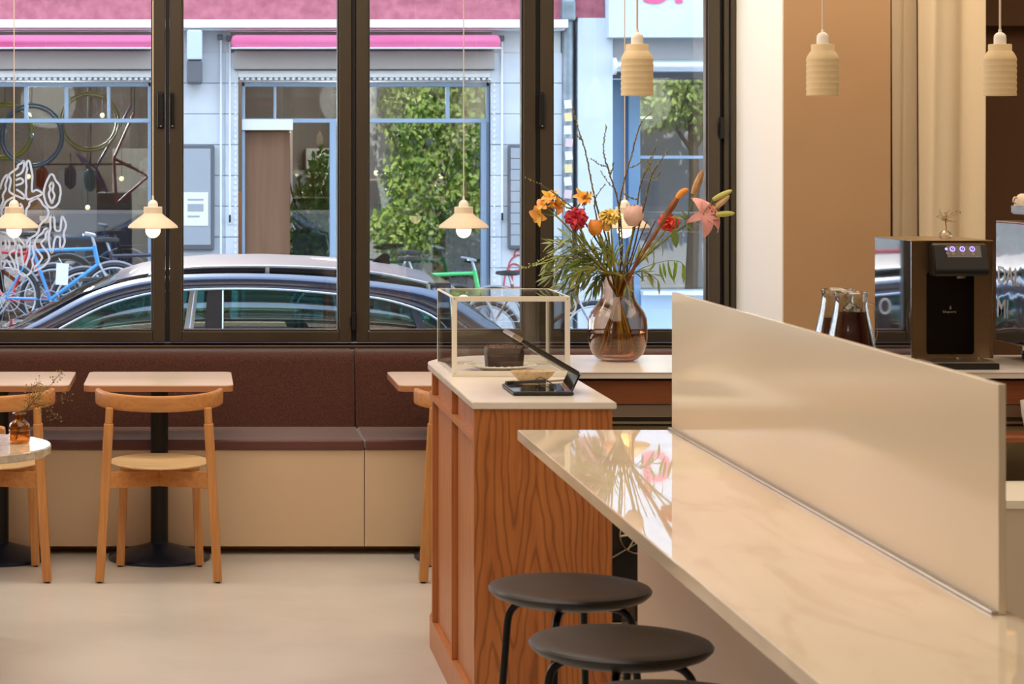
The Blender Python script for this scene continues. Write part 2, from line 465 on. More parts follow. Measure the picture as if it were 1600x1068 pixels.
b = MB(); b.box(-4, XR, YW - .03, YW + .08, ZT - .028, ZT); b.box(px(1123.5, YW), px(1129, YW), YW + .0, YW + .06, ZS, ZT)
struct('trim_5', b, M['bronze_dark'])
b = MB(); b.box(px(1129, YW), px(1137, YW), YW - .03, YW + .08, ZS, ZT - .028, .003); b.box(px(1138.5, YW), XR, YW - .045, YW + .08, ZS, ZT - .028, .003)
struct('trim_6', b, M['bronze'])
for i, e in enumerate(edges[:-1]):
    b = MB(); b.box(px(e - 3.2, YW), px(e + 3.2, YW), YW - .005, YW + .03, SB0, ZT - .03)
    struct('trim_%d' % (i + 7), b, M['bronze_dark'])

# white outline lettering on the pane
def z1(x, y): return (x / 11.864, 262 + y / 11.864)
def z2(x, y): return (x / 11.864, 350 + y / 11.864)
def z3(x, y): return (x / 3.2375, 230 + y / 3.2375)
L = []
L.append([z1(*p) for p in [(300, 150), (400, 90), (440, 0)]] + [z3(120, 68), z3(108, 80), z3(90, 92)] + [z1(*p) for p in [(330, 0), (250, 60), (170, 130), (200, 230), (185, 330), (172, 430), (240, 490), (330, 530), (440, 570), (450, 520), (380, 450), (300, 400)]])
L.append([z1(*p) for p in [(290, 230), (380, 195), (430, 240), (400, 290), (290, 325)]])
L.append([z3(134, 100)] + [z1(*p) for p in [(505, 10), (490, 100), (480, 230), (490, 350), (480, 450), (505, 580), (640, 550), (780, 480), (680, 410), (600, 440), (590, 330), (600, 150), (575, 0)]] + [z3(150, 75), z3(142, 68), z3(134, 80), z3(134, 100)])
L.append([z1(*p) for p in [(940, 115), (890, 200), (840, 320), (810, 460), (830, 580), (870, 680), (940, 740), (1020, 720), (1090, 640), (1110, 540), (1125, 470), (1105, 330), (1030, 230), (990, 140), (940, 115)]])
L.append([z1(*p) for p in [(965, 260), (920, 330), (930, 400), (905, 480), (925, 570), (960, 655), (985, 600), (1010, 510), (975, 420), (990, 320), (965, 260)]])
L.append([z1(*p) for p in [(0, 400), (30, 280), (80, 180), (135, 130), (130, 220), (100, 310), (105, 400), (50, 510), (60, 610), (10, 720), (0, 780)]])
L.append([z1(*p) for p in [(240, 545), (120, 620), (80, 690), (30, 780), (25, 850), (90, 930)]] + [z1(390, 900), z1(415, 730), z1(370, 660)])
L.append([z1(*p) for p in [(480, 890), (490, 770), (540, 700), (550, 640), (640, 580), (700, 565), (760, 620), (800, 690), (870, 750), (900, 830), (870, 930), (790, 1010)]] + [z2(*p) for p in [(735, 30), (715, 130), (660, 200), (560, 260), (510, 320), (480, 410), (440, 370), (330, 250), (220, 190), (150, 130), (125, 80)]])
L.append([z2(*p) for p in [(0, 150), (70, 155), (140, 180), (260, 290), (280, 460), (175, 545), (250, 700), (290, 870), (230, 830), (120, 660), (80, 760), (40, 830), (10, 700), (20, 600), (0, 480), (20, 300), (15, 160)]])
L.append([z2(*p) for p in [(130, 290), (100, 340), (115, 430), (130, 500), (175, 400), (165, 320), (130, 290)]])
L.append([z2(*p) for p in [(325, 330), (310, 450), (300, 600), (330, 750), (340, 860), (400, 940), (480, 955), (570, 890), (610, 780), (600, 660), (630, 560), (605, 430), (595, 340), (550, 440), (540, 560), (490, 720), (455, 790), (425, 700), (400, 560), (390, 440), (325, 330)]])
L.append([z2(*p) for p in [(900, 90), (830, 90), (790, 160), (700, 230), (645, 340), (660, 440), (740, 550), (780, 620), (720, 720), (640, 800), (620, 870), (760, 810), (830, 760), (910, 650), (890, 540), (820, 450), (765, 350), (840, 260), (850, 180), (900, 90)]])
L.append([z1(975, 870), z1(1010, 960)] + [z2(*p) for p in [(1010, 0), (1030, 110), (1110, 120), (1130, 0)]] + [z1(1150, 900), z1(1210, 1000)] + [z2(*p) for p in [(1220, 50), (1180, 180), (1200, 330), (1130, 470), (1110, 370), (1110, 250), (1040, 240), (1000, 340), (990, 430), (960, 530), (930, 450), (905, 300), (910, 170), (935, 80)]] + [z1(930, 960), z1(975, 870)])
gr = thing('window_lettering', 'white wavy outline lettering stuck on the leftmost window pane above a face', 'window lettering', P(50, 350, YW - .005))
for ln in L:
    pts = bez([P(x, y, YW - .0042) for x, y in ln], 4)
    b = MB()
    n_ = len(pts)
    prev = None
    for i, p in enumerate(pts):
        t = pts[min(i + 1, n_ - 1)] - pts[max(i - 1, 0)]
        t = Vector((t.x, 0, t.z)).normalized() if t.length > 1e-7 else Vector((1, 0, 0))
        nn = Vector((-t.z, 0, t.x)) * .0046
        cur = [b.bm.verts.new(p + nn), b.bm.verts.new(p - nn), b.bm.verts.new(p - nn + Vector((0, .0015, 0))), b.bm.verts.new(p + nn + Vector((0, .0015, 0)))]
        if prev:
            for k in range(4): b.bm.faces.new((prev[k], cur[k], cur[(k + 1) % 4], prev[(k + 1) % 4]))
        prev = cur
    b.build('letter', M['white_plastic'] if False else M.setdefault('vinyl_film', film('translucent_vinyl', srgb(244, 248, 255), .75)), gr, smooth=False)
done()
gr = thing('window_lettering', 'single round white letter low on the rightmost pane beside the display case', 'window lettering', P(905, 478, YW - .005))
for cx, cy, rx, ry in ((892, 478, 9, 13),):
    b = MB()
    b.lathe([(1.0, 0), (.72, 0), (.72, .0015), (1., .0015), (1., 0)], P(cx, cy, YW - .005), 28, sx=rx * YW / F, sy=ry * YW / F, rot=Matrix.Rotation(PI / 2, 3, 'X'))
    b.build('letter', M['vinyl_film'], gr, smooth=False)
done()

# ================================================================ banquette
BF, BT, BBK, BTOP = 9.27, .464, 9.70, .785
bench = thing('banquette', 'long dark brown upholstered wall bench under the windows on a cream base', 'bench', (.69, BF, 0))
xs = [-3.98, -1.2, px(555, BBK + .03), XR - .005]
for i in range(3):
    x0, x1 = xs[i] + .003, xs[i + 1] - .003
    prof = [(BBK, BT - .02), (BBK + .045, BTOP - .055)]
    for k in range(7):
        a_ = PI * .5 * k / 6
        prof.append((BBK + .045 + .055 - .055 * math.cos(a_), BTOP - .055 + .055 * math.sin(a_) * .85))
    prof += [(BBK + .23, BTOP - .01), (BBK + .25, BTOP - .03), (BBK + .25, BT - .02)]
    b = MB(); b.prism(prof, x0, x1, 'yz', bev=.012)
    b.build('back_cushion', M['fabric'], bench, ang=50)
xs2 = [-3.98, -1.2, px(569.5, BF), XR - .005]
for i in range(3):
    x0, x1 = xs2[i] + .0015, xs2[i + 1] - .0015
    b = MB(); b.box(x0, x1, BF - .012, BBK + .05, BT - .042, BT, .010, 3)
    b.build('seat_cushion', M['leather'], bench)
    b = MB(); b.box(x0, x1, BF, BF + .03, .034, BT - .043, .001)
    b.build('base_panel', M['bench_base'], bench)
b = MB(); b.box(-3.98, XR - .01, BF + .135, BF + .16, 0, BT - .06); b.box(-3.98, XR - .01, BF + .03, YW - .05, BT - .06, BT - .043)
b.build('plinth', M['bench_base'], bench)
done()

# ================================================================ tables and chairs
def make_bistro():
    t = thing('bistro_table', 'x', 'table', (0, 0, 0), 'square wooden tables along the banquette')
    def rr(hx, hy, r):
        o = []
        for cx, cy, a0 in ((hx - r, hy - r, 0), (-hx + r, hy - r, 90), (-hx + r, -hy + r, 180), (hx - r, -hy + r, 270)):
            for k in range(6):
                a_ = math.radians(a0 + 90 * k / 5); o.append((cx + r * math.cos(a_), cy + r * math.sin(a_)))
        return o
    b = MB(); b.prism(rr(.290, .275, .028), .713, .7180, bev=.0012); b.build('table_top', M['table_top'], t)
    b = MB(); b.prism(rr(.290, .275, .028), .6915, .7129, bev=.001); b.build('edge_band', M['table_edge'], t)
    b = MB(); b.lathe([(0, .055), (.035, .055), (.035, .690), (0, .690)], seg=32); b.build('column', M['black'], t)
    b = MB(); b.lathe([(0, 0), (.200, 0), (.203, .003), (.203, .011), (.199, .015), (.036, .064), (.036, .07), (0, .07)], seg=64); b.build('base_disc', M['disc'], t)
    b = MB(); b.box(-.14, .14, -.14, .14, .684, .6913); b.build('mount_plate', M['black'], t)
    return t
M['disc'] = mat('dark_disc', srgb(36, 42, 62), .28, metal=.4)
bt = make_bistro(); place(bt, (-.130, 9.19, 0), 0, 'square wooden table with black pedestal, whole, behind the centre left chair')
o = copy_tree(bt); place(o, (-.766, 9.19, 0), 0, 'square wooden table cut off by the left edge of the picture')
o = copy_tree(bt); place(o, (1.090, 9.19, 0), 0, 'square wooden table partly hidden behind the cherry wood counter')

def make_chair():
    t = thing('dining_chair', 'x', 'chair', (0, 0, 0), 'oak dining chairs with curved backs')
    # curved back band
    pts = []
    def band(u, v):
        a_ = (u - .5) * PI * .985
        # v goes round a rounded section
        th = v * 2 * PI
        hx, hz = .0115, .0305
        cx = (abs(math.cos(th)) ** .5) * (1 if math.cos(th) > 0 else -1) * hx
        cz = (abs(math.sin(th)) ** .5) * (1 if math.sin(th) > 0 else -1) * hz
        e = min(u, 1 - u) / .03
        k = 1 if e >= 1 else math.sqrt(max(0, 1 - (1 - e) ** 2)) * .9 + .1
        cx *= k; cz *= (.75 + .25 * k)
        rx, ry = .246 - .0115 + cx, .24 + cx
        return Vector((rx * math.sin(a_), -.012 - ry * math.cos(a_), .689 + cz - .010 * math.cos(a_)))
    b = MB(); b.grid(band, 41, 21)
    bmesh.ops.remove_doubles(b.bm, verts=b.bm.verts, dist=1e-5)
    bmesh.ops.holes_fill(b.bm, edges=[e for e in b.bm.edges if e.is_boundary])
    b.build('backrest', M['oak_x'], t, ang=60)
    for s in (-1, 1):
        b = MB(); b.bar((s * .222, -.175, .006), (s * .1875, -.188, .600), .034, .034, .004, w2=.036, d2=.034)
        b.bar((s * .1875, -.188, .598), (s * .184, -.190, .660), .029, .024, .004)
        lg = b.build('leg', M['oak'], t)
        b = MB(); b.lathe([(0, 0), (.009, 0), (.009, .008), (0, .008)], (s * .222, -.175, 0), 10); b.build('foot_pad', M['black'], lg)
    for s in (-1, 1):
        b = MB(); b.bar((s * .155, .17, .006), (s * .138, .155, .40), .033, .03, .004, w2=.033)
        lg = b.build('leg', M['oak'], t)
        b = MB(); b.lathe([(0, 0), (.009, 0), (.009, .008), (0, .008)], (s * .155, .17, 0), 10); b.build('foot_pad', M['black'], lg)
    for s in (-1, 1):
        b = MB(); b.bar((s * .198, -.180, .386), (0, -.008 + .0, .372), .062, .024, .003, side=Vector((0, 0, 1)))
        b.bar((0, -.008, .372), (-s * .138, .150, .372), .050, .024, .003, side=Vector((0, 0, 1)))
        b.build('cross_rail', M['oak_x'], t)
    prof = [(0, .4165), (.08, .4175), (.16, .423), (.19, .4265), (.1945, .4295), (.195, .433), (.192, .4355), (.18, .4345), (.12, .4295), (.06, .4275), (0, .427)]
    b = MB(); b.lathe(prof, (0, .015, 0), 48, sx=.985, sy=1.13); b.build('seat', M['birch'], t)
    return t
ch = make_chair(); CHG = None
place(ch, (-.125, 8.835, 0), 0, 'oak dining chair shown whole, pushed under the centre left table')
o = copy_tree(ch); place(o, (-.766, 8.835, 0), 0, 'oak dining chair behind the round table and amber bottle')
o = copy_tree(ch); place(o, (1.091, 8.835, 0), 0, 'oak dining chair mostly hidden behind the cherry wood counter')
o = copy_tree(ch); place(o, (-.838, 7.45, 0), PI + .25, 'oak dining chair beyond the round table, only its back tip in view')

t = thing('round_table', 'round speckled stone table at the left edge with an amber bottle on it', 'table', (-.732, 7.07, 0))
M['terrazzo'] = mat('speckled_stone_top', srgb(198, 186, 166), .14, col2=srgb(168, 154, 134), scale=45, detail=5)
b = MB(); b.lathe([(0, .690), (.296, .690), (.300, .694), (.300, .714), (.297, .718), (0, .718)], (-.732, 7.07, 0), 96); b.build('table_top', M['terrazzo'], t)
b = MB(); b.lathe([(0, .06), (.035, .06), (.035, .69), (0, .69)], (-.732, 7.07, 0), 28); b.build('column', M['black'], t)
b = MB(); b.lathe([(0, 0), (.140, 0), (.143, .003), (.143, .011), (.139, .015), (.036, .064), (.036, .07), (0, .07)], (-.732, 7.07, 0), 48); b.build('base_disc', M['disc'], t)
done()

# amber bottle
YA = 7.10
kA = YA / F
M['amber'] = glass('amber_glass', (.99, .80, .44), .05, 3.5, edge=(.85, .44, .10))
bc = (px(30.5, YA), YA, .718)
bt_ = thing('bottle_vase', 'small amber glass bottle on the round table', 'vase', bc)
def zz(y): return pz(y, YA) - .0
base = .718 + .0005
H = .094
prof = [(0, 0), (.026, 0), (.031, .004), (.0325, .012), (.0325, .052), (.030, .060), (.022, .068), (.0145, .073), (.0135, .078), (.0135, .088), (.020, .090), (.0215, .0925), (.020, .095), (.013, .094), (.0115, .088), (.0115, .078), (.0125, .072), (.020, .0655), (.0285, .058), (.0305, .05), (.0305, .012), (.029, .006), (0, .004)]
b = MB(); b.lathe([(r, z + base) for r, z in prof], (bc[0], bc[1], 0), 40); b.build('bottle', M['amber'], bt_)
b = MB(); b.lathe([(0, base + .0045), (.0285, base + .0065), (.0298, base + .014), (.0298, base + .040), (0, base + .040)], (bc[0], bc[1], 0), 32); b.build('water', glass('amber_water', (.99, .84, .56), .04, 4), bt_)
for zr in (.016, .028, .040):
    b = MB(); b.lathe([(.0322, base + zr - .002), (.0338, base + zr), (.0322, base + zr + .002)], (bc[0], bc[1], 0), 40); b.build('ridge', M['amber'], bt_)
done()
M['dry_leaf'] = mat('dry_olive', srgb(150, 140, 70), .7, col2=srgb(120, 104, 52), scale=60)
M['dry_stem'] = mat('dry_stem', srgb(92, 62, 36), .7)
sp_ = thing('dried_sprig', 'dried olive coloured flower sprig standing in the small amber bottle', 'dried flower', bc)
rng = random.Random(3)
stems = [[(22, 684), (34, 655), (40, 640), (52, 628), (60, 618), (80, 600), (92, 586), (99, 584)],
         [(24, 686), (36, 650), (50, 632), (62, 632), (75, 636), (84, 646), (88, 655)],
         [(26, 686), (38, 648), (52, 636), (78, 630), (98, 620), (109, 618)],
         [(25, 686), (38, 650), (46, 630), (46, 612), (55, 602), (62, 598)]]
b = MB(); buds = []
for s_ in stems:
    pts = bez([P(x, y, YA + rng.uniform(-.01, .01) * (i > 2)) for i, (x, y) in enumerate(s_)], 5)
    b.tube(pts, [.0011 - .0006 * i / len(pts) for i in range(len(pts))], 5)
    for i in range(9, len(pts), 1):
        for _ in range(2):
            d = Vector((rng.gauss(0, .012), rng.gauss(0, .012), rng.gauss(.002, .011)))
            b.tube([pts[i], pts[i] + d], .0004, 3); buds.append(pts[i] + d)
b.build('stem', M['dry_stem'], sp_)
b = MB()
for p in buds: b.sphere(p, rng.uniform(.0013, .0028), 1)
for _ in range(150):
    p = P(rng.gauss(57, 8), rng.gauss(620, 9), YA + rng.gauss(0, .012)); b.sphere(p, rng.uniform(.0012, .0026), 1)
o = b.build('blossom', M['dry_leaf'], sp_); o['kind'] = 'stuff'
done()
# ================================================================ cherry counter and worktop
CX0, CX1, CY0, CY1, CZ = .776, 1.156, 6.336, 7.85, .926
RR = CY1 - 7.51
WY0 = 7.21
arc = [(CX0 - .006 + RR - RR * math.cos(a), 7.51 + RR * math.sin(a)) for a in [PI / 2 * k / 12 for k in range(13)]]
poly = [(CX0 - .006, CY0 - .008), (CX1 + .01, CY0 - .008), (CX1 + .01, WY0), (5.4, WY0), (5.4, CY1)] + arc[::-1]
b = MB(); b.prism(poly, CZ - .019, CZ, bev=.002)
solo('worktop', b, M['counter'], 'long white solid worktop of the service counter, turning back under the vase', 'worktop', (CX0, CY0, CZ))

cab = thing('service_counter', 'cherry wood counter block with panelled side under the white worktop', 'counter', (CX0, CY0, 0))
def body(off, z0, z1, y0=CY0, mt='cherry', nm='side_panel', inner=None):
    r = RR - off
    a = [(CX0 + off + r - r * math.cos(t), 7.51 + r * math.sin(t)) for t in [PI / 2 * k / 12 for k in range(13)]]
    pl = [(CX0 + off, y0), (CX1 - .004, y0)] + [(CX1 - .004, CY1)] + a[::-1]
    b = MB(); b.prism(pl, z0, z1, bev=.001); return b.build(nm, M[mt], cab)
body(.018, .098, CZ - .0195, CY0 + .02)
body(0, .0, .0975, CY0 + .02, nm='plinth')
body(0, .812, .832, CY0 + .02, nm='rail')
b = MB(); b.box(CX0, CX1, CY0, CY0 + .0195, .0, CZ - .0195, .001); b.build('end_panel', M['cherry_front'], cab)
for ya in (6.90, 7.45):
    b = MB(); b.box(CX0, CX0 + .0178, ya - .011, ya + .011, .098, .8115, .001); b.build('fin', M['cherry'], cab)
    b = MB(); b.box(CX0, CX0 + .0178, ya - .011, ya + .011, .8325, CZ - .0195, .001); b.build('fin', M['cherry'], cab)
for k in range(3):
    t = PI / 2 * (k + 1) / 4
    b = MB(); b.obox((CX0 + RR - (RR - .009) * math.cos(t), 7.51 + (RR - .009) * math.sin(t), .5), (.018, .022, .80), (0, 0, -t), .001)
    b.build('fin', M['cherry'], cab)
done()

# back run of drawers and steel fridge below the worktop
DX0, DX1 = 1.175, 5.4
dr = thing('drawer_run', 'dark wooden drawer fronts directly below the worktop behind the stools', 'drawer unit', (DX0, WY0 + .03, .5))
x = DX0
while x < DX1 - .2:
    b = MB(); b.box(x, x + .597, WY0 + .022, WY0 + .042, pz(631, WY0 + .03), pz(594, WY0 + .03), .002); b.build('drawer_front', M['cherry_x'], dr)
    x += .6
b = MB(); b.box(DX0, DX1, WY0 + .05, CY1 - .02, .80, CZ - .0195); b.build('carcass', M['black_matt'], dr)
done()
fr = thing('fridge_unit', 'stainless steel undercounter fridge below the wooden drawers', 'fridge', (DX0, WY0 + .03, 0))
yk = WY0 + .03
b = MB(); b.box(DX0, DX1, yk, yk + .02, pz(651, yk), pz(632, yk), .002); b.build('control_strip', M['steel'], fr)
b = MB(); b.box(DX0, DX1, yk + .03, CY1 - .02, .09, .795); b.build('carcass', mat('grey_steel', srgb(120, 112, 96), .4, metal=.7), fr)
b = MB(); b.box(DX0, DX1, yk - .012, yk + .01, pz(661, yk), pz(657.5, yk), .001); b.build('grip', M['steel'], fr)
x = DX0
while x < DX1 - .2:
    b = MB(); b.box(x + .003, x + .594, yk, yk + .029, .11, pz(665, yk), .003); b.build('door', M['steel_warm'] if False else M.setdefault('fridge_front', mat('olive_steel', srgb(150, 136, 104), .35, metal=.8)), fr)
    x += .6
b = MB(); b.box(DX0, DX1, yk + .06, CY1 - .05, 0, .09); b.build('plinth', M['black_matt'], fr)
done()
# small things glimpsed between counter and bar
b = MB()
YG = 6.95
for k in range(7):
    a_ = PI * 2 * k / 7
    b.tube([Vector((1.345 + .01 * math.cos(a_), YG, pz(836, YG) + .01 * math.sin(a_))), Vector((1.345 + .055 * math.cos(a_ + .5), YG, pz(836, YG) + .055 * math.sin(a_ + .5)))], .0035, 5)
for r_ in (.02, .055):
    b.tube([Vector((1.345 + r_ * math.cos(t * PI / 12), YG, pz(836, YG) + r_ * math.sin(t * PI / 12))) for t in range(25)], .0035, 5)
fan = thing('fan_unit', 'black vented unit with pale wire guard low behind the cherry counter', 'fan', (1.29, YG, .3))
b.build('wire_guard', M['steel'], fan)
b = MB(); b.box(1.245, 1.45, YG + .006, YG + .12, pz(862, YG), pz(815, YG), .004); b.build('housing', M['black_matt'], fan)
b = MB(); b.tube([Vector((1.262, YG - .0, pz(862, YG) - .02)), Vector((1.40, YG - .0, pz(830, YG)))], .003, 6); b.build('stay', M['steel'], fan)
b = MB(); b.box(1.27, 1.44, YG + .03, YG + .10, .195, pz(862, YG)); b.build('stand', M['black_matt'], fan)
done()
b = MB(); b.box(1.24, 1.50, 6.80, 7.12, 0, .19, .006)
M['card'] = mat('cream_carton', srgb(208, 194, 170), .7)
cb = thing('carton', 'cream cardboard carton on the floor behind the cherry counter', 'box', (1.24, 6.80, 0))
b.build('box_body', M['card'], cb)
M['print'] = mat('grey_print', srgb(150, 132, 110), .7)
for k in range(9):
    b = MB(); b.box(1.262, 1.262 + (.045, .03, .06, .05, .06, .035, .055, .06, .03)[k], 6.7985, 6.80, .15 - k * .011, .154 - k * .011); b.build('printed_line', M['print'], cb, smooth=False)
done()
M['jar'] = glass('jar_glass', (.86, .86, .82), .06, 3.)
b = MB(); b.lathe([(0, .192), (.035, .192), (.036, .20), (.036, .275), (.030, .285), (.030, .30), (.0275, .30), (.028, .284), (.033, .272), (.033, .2), (0, .197)], (1.315, 6.86, 0), 24)
solo('glass_jar', b, M['jar'], 'small clear glass jar standing on the cream carton', 'jar', (1.315, 6.86, .192))

# ================================================================ bar
BX0, BX1, BZ, BYF = .835, 1.262, .90, 5.915
BYN = 2.3
b = MB(); b.box(BX0, BX1, BYN, BYF, BZ - .028, BZ, .0035)
solo('stone_worktop', b, M['stone'], 'polished beige stone bar top running towards the viewer', 'bar top', (BX0, BYN, BZ))
bb = thing('breakfast_bar', 'smooth cream bar body under the polished stone top', 'bar', (1.13, BYN, 0))
b = MB(); b.box(1.132, 1.16, BYN, BYF - .06, 0, BZ - .0285, .002); b.build('front_panel', M['bar_body'], bb)
b = MB(); b.box(1.161, BX1 - .004, BYF - .09, BYF - .06, 0, BZ - .0285, .002); b.build('end_panel', M['bar_body'], bb)
b = MB(); b.box(1.161, BX1 - .004, BYN, BYF - .1, .0, .05, .002); b.build('plinth', M['bar_body'], bb)
done()
PX = 1.232
PYN = PX * F / (1560 - HX)
b = MB(); b.box(PX, PX + .012, PYN, BYF, BZ + .0005, 1.253, .0012)
scr = thing('bar_screen', 'upright glossy cream splash screen along the back edge of the bar', 'screen', (PX, PYN, BZ))
b.build('panel', M['panel'], scr)
b = MB(); b.box(PX - .011, PX - .0005, PYN, BYF, BZ + .0003, BZ + .006, .001); b.build('channel', M['mirror'] if False else M['steel'], scr)
done()

# ================================================================ stools
M['stool_seat'] = wood('black_stained_seat', srgb(26, 21, 20), srgb(40, 33, 31), 40, 'X', .36)
def make_stool():
    t = thing('bar_stool', 'x', 'stool', (0, 0, 0), 'round black stools along the bar')
    b = MB(); b.lathe([(0, .613), (.10, .613), (.14, .617), (.168, .628), (.1785, .638), (.180, .643), (.176, .6475), (.160, .650), (.13, .6478), (.08, .6455), (0, .6445)], seg=72); b.build('seat', M['stool_seat'], t)
    for k in range(4):
        a_ = math.radians(62 + 90 * k); c, s = math.cos(a_), math.sin(a_)
        pr = [(.06, .606), (.095, .606), (.118, .600), (.134, .584), (.141, .56), (.146, .50), (.186, .012)]
        pts = [Vector((r_ * c, r_ * s, z_)) for r_, z_ in pr]
        bb_ = bez(pts[:6], 5)[:-1] + [pts[5], pts[6]]
        b = MB(); b.tube(bb_, .0085, 10); lg = b.build('leg', M['black'], t)
        b = MB(); b.lathe([(0, 0), (.0105, 0), (.0105, .018), (0, .018)], (.186 * c, .186 * s, 0), 12); b.build('foot_cap', M['black_matt'], lg)
    b = MB(); b.tube([Vector((.179 * math.cos(t_ * PI / 24), .179 * math.sin(t_ * PI / 24), .10)) for t_ in range(49)], .006, 8); b.build('footrest_ring', M['black'], t)
    b = MB(); b.lathe([(.045, .606), (.07, .606), (.07, .613), (.045, .613), (.045, .606)], seg=28); b.build('seat_bracket', M['black'], t)
    return t
st = make_stool(); place(st, (.838, 5.11, 0), .1, 'round black stool farthest from the viewer, fully in view beside the cherry counter')
o = copy_tree(st); place(o, (.843, 4.53, 0), .22, 'round black stool in the middle, in front of the farthest one')
o = copy_tree(st); place(o, (.845, 4.03, 0), .0, 'round black stool nearest the viewer, only its rim at the bottom edge')

# ================================================================ display case and cake
DY0, DY1 = 7.074, 7.50
dx0, dx1, dz0, dz1 = .798, 1.161, CZ + .001, 1.172
case = thing('display_case', 'clear acrylic display box with cream frames over the cake', 'display case', (dx0, DY0, dz0))
fw = .0158
def frame(y0, y1, w):
    b = MB()
    b.box(dx0, dx0 + w, y0, y1, dz0, dz1, .001); b.box(dx1 - w, dx1, y0, y1, dz0, dz1, .001)
    b.box(dx0 + w, dx1 - w, y0, y1, dz0, dz0 + w, .001); b.box(dx0 + w, dx1 - w, y0, y1, dz1 - w, dz1, .001)
    return b
frame(DY0, DY0 + .006, fw).build('front_frame', M['white_plastic'], case)
frame(DY1 - .006, DY1, fw * .6).build('rear_frame', M['white_plastic'], case)
b = MB()
for xa in (dx0, dx1 - .005):
    for za in (dz0, dz1 - .005): b.box(xa, xa + .005, DY0 + .006, DY1 - .006, za, za + .005)
b.build('edge_strip', M['white_plastic'], case)
b = MB(); b.box(dx0 + fw, dx1 - fw, DY0 + .001, DY0 + .004, dz0 + fw, dz1 - fw); b.build('front_pane', M['acrylic'], case, smooth=False)
b = MB(); b.box(dx0 + fw * .6, dx1 - fw * .6, DY1 - .004, DY1 - .001, dz0 + fw * .6, dz1 - fw * .6); b.build('rear_pane', M['acrylic'], case, smooth=False)
for xa in (dx0 + .001, dx1 - .004):
    b = MB(); b.box(xa, xa + .003, DY0 + .006, DY1 - .006, dz0 + .005, dz1 - .005); b.build('side_pane', M['acrylic'], case, smooth=False)
b = MB(); b.box(dx0 + .005, dx1 - .005, DY0 + .006, DY1 - .006, dz1 - .004, dz1 - .001); b.build('top_pane', M['acrylic'], case, smooth=False)
for xa in (dx0 + .008, dx1 - .008):
    for za in (dz0 + .008, dz1 - .008):
        b = MB(); b.lathe([(0, .001), (.0018, .001), (.0018, 0), (0, 0)], (xa, DY0, za), 10, rot=Matrix.Rotation(PI / 2, 3, 'X')); b.build('screw', M['steel_warm'], case)
done()
PLY = 7.285
pc = (px(782, PLY), PLY)
b = MB(); b.lathe([(0, 0), (.05, 0), (.06, .002), (.085, .010), (.112, .016), (.114, .018), (.111, .019), (.085, .0135), (.06, .0055), (0, .005)], (pc[0], pc[1], CZ + .0008), 56, sx=1., sy=1.05)
pl = thing('cake_plate', 'white plate with fluted glassy rim under the cake', 'plate', (pc[0], pc[1], CZ))
b.build('dish', M['porcelain'], pl)
for k in range(28):
    a_ = 2 * PI * k / 28
    p0 = Vector((pc[0] + .083 * math.cos(a_), pc[1] + .087 * math.sin(a_), CZ + .0148)); p1 = Vector((pc[0] + .109 * math.cos(a_ + .16), pc[1] + .114 * math.sin(a_ + .16), CZ + .0205))
    b = MB(); b.tube([p0, (p0 + p1) / 2 + Vector((0, 0, .0005)), p1], [.0008, .0016, .001], 6); b.build('flute', M['porcelain'], pl)
done()
ck = thing('chocolate_loaf', 'dark chocolate loaf cake on the white plate inside the clear case', 'cake', (pc[0], pc[1], CZ + .006))
LX0, LX1 = px(758, PLY), px(817, PLY)
def loaf(u, v):
    a_ = v * 2 * PI
    x_ = (abs(math.cos(a_)) ** .28) * (1 if math.cos(a_) > 0 else -1); y_ = (abs(math.sin(a_)) ** .28) * (1 if math.sin(a_) > 0 else -1)
    fl = .92 + .08 * min(1, u * 1.3)
    if u > .8: fl *= 1 - (u - .8) * .35
    return Vector(((LX0 + LX1) / 2 + x_ * .0605 * fl, PLY + y_ * .05 * fl, CZ + .007 + u * .066))
b = MB(); b.grid(loaf, 12, 64)
bmesh.ops.remove_doubles(b.bm, verts=b.bm.verts, dist=1e-5)
bmesh.ops.holes_fill(b.bm, edges=[e for e in b.bm.edges if e.is_boundary])
b.build('sponge', M['cake'], ck, ang=50)
b = MB(); rng = random.Random(5)
for _ in range(420):
    x_ = rng.uniform(-.056, .056); y_ = rng.uniform(-.046, .046)
    e_ = max(abs(x_) / .056, abs(y_) / .046)
    b.obox(((LX0 + LX1) / 2 + x_, PLY + y_, CZ + .0735 + .004 * (1 - e_) + rng.uniform(-.003, .001) - (.004 if e_ > .9 else 0)), (rng.uniform(.002, .006), rng.uniform(.002, .005), rng.uniform(.001, .004)), (rng.uniform(0, 3), rng.uniform(0, 3), rng.uniform(0, 3)))
o = b.build('crumb_topping', M['nib'], ck); o['kind'] = 'stuff'
done()
# oval bowl
YO = 6.935
b = MB(); b.lathe([(0, .001), (.036, .001), (.044, .004), (.058, .016), (.0665, .0285), (.0675, .0305), (.066, .031), (.056, .019), (.042, .008), (0, .006)], (px(832.5, YO), YO, CZ), 56, sx=1, sy=.62)
solo('oval_bowl', b, M['speckle'], 'small shallow oval speckled stoneware bowl in front of the display case', 'bowl', (px(832.5, YO), YO, CZ))
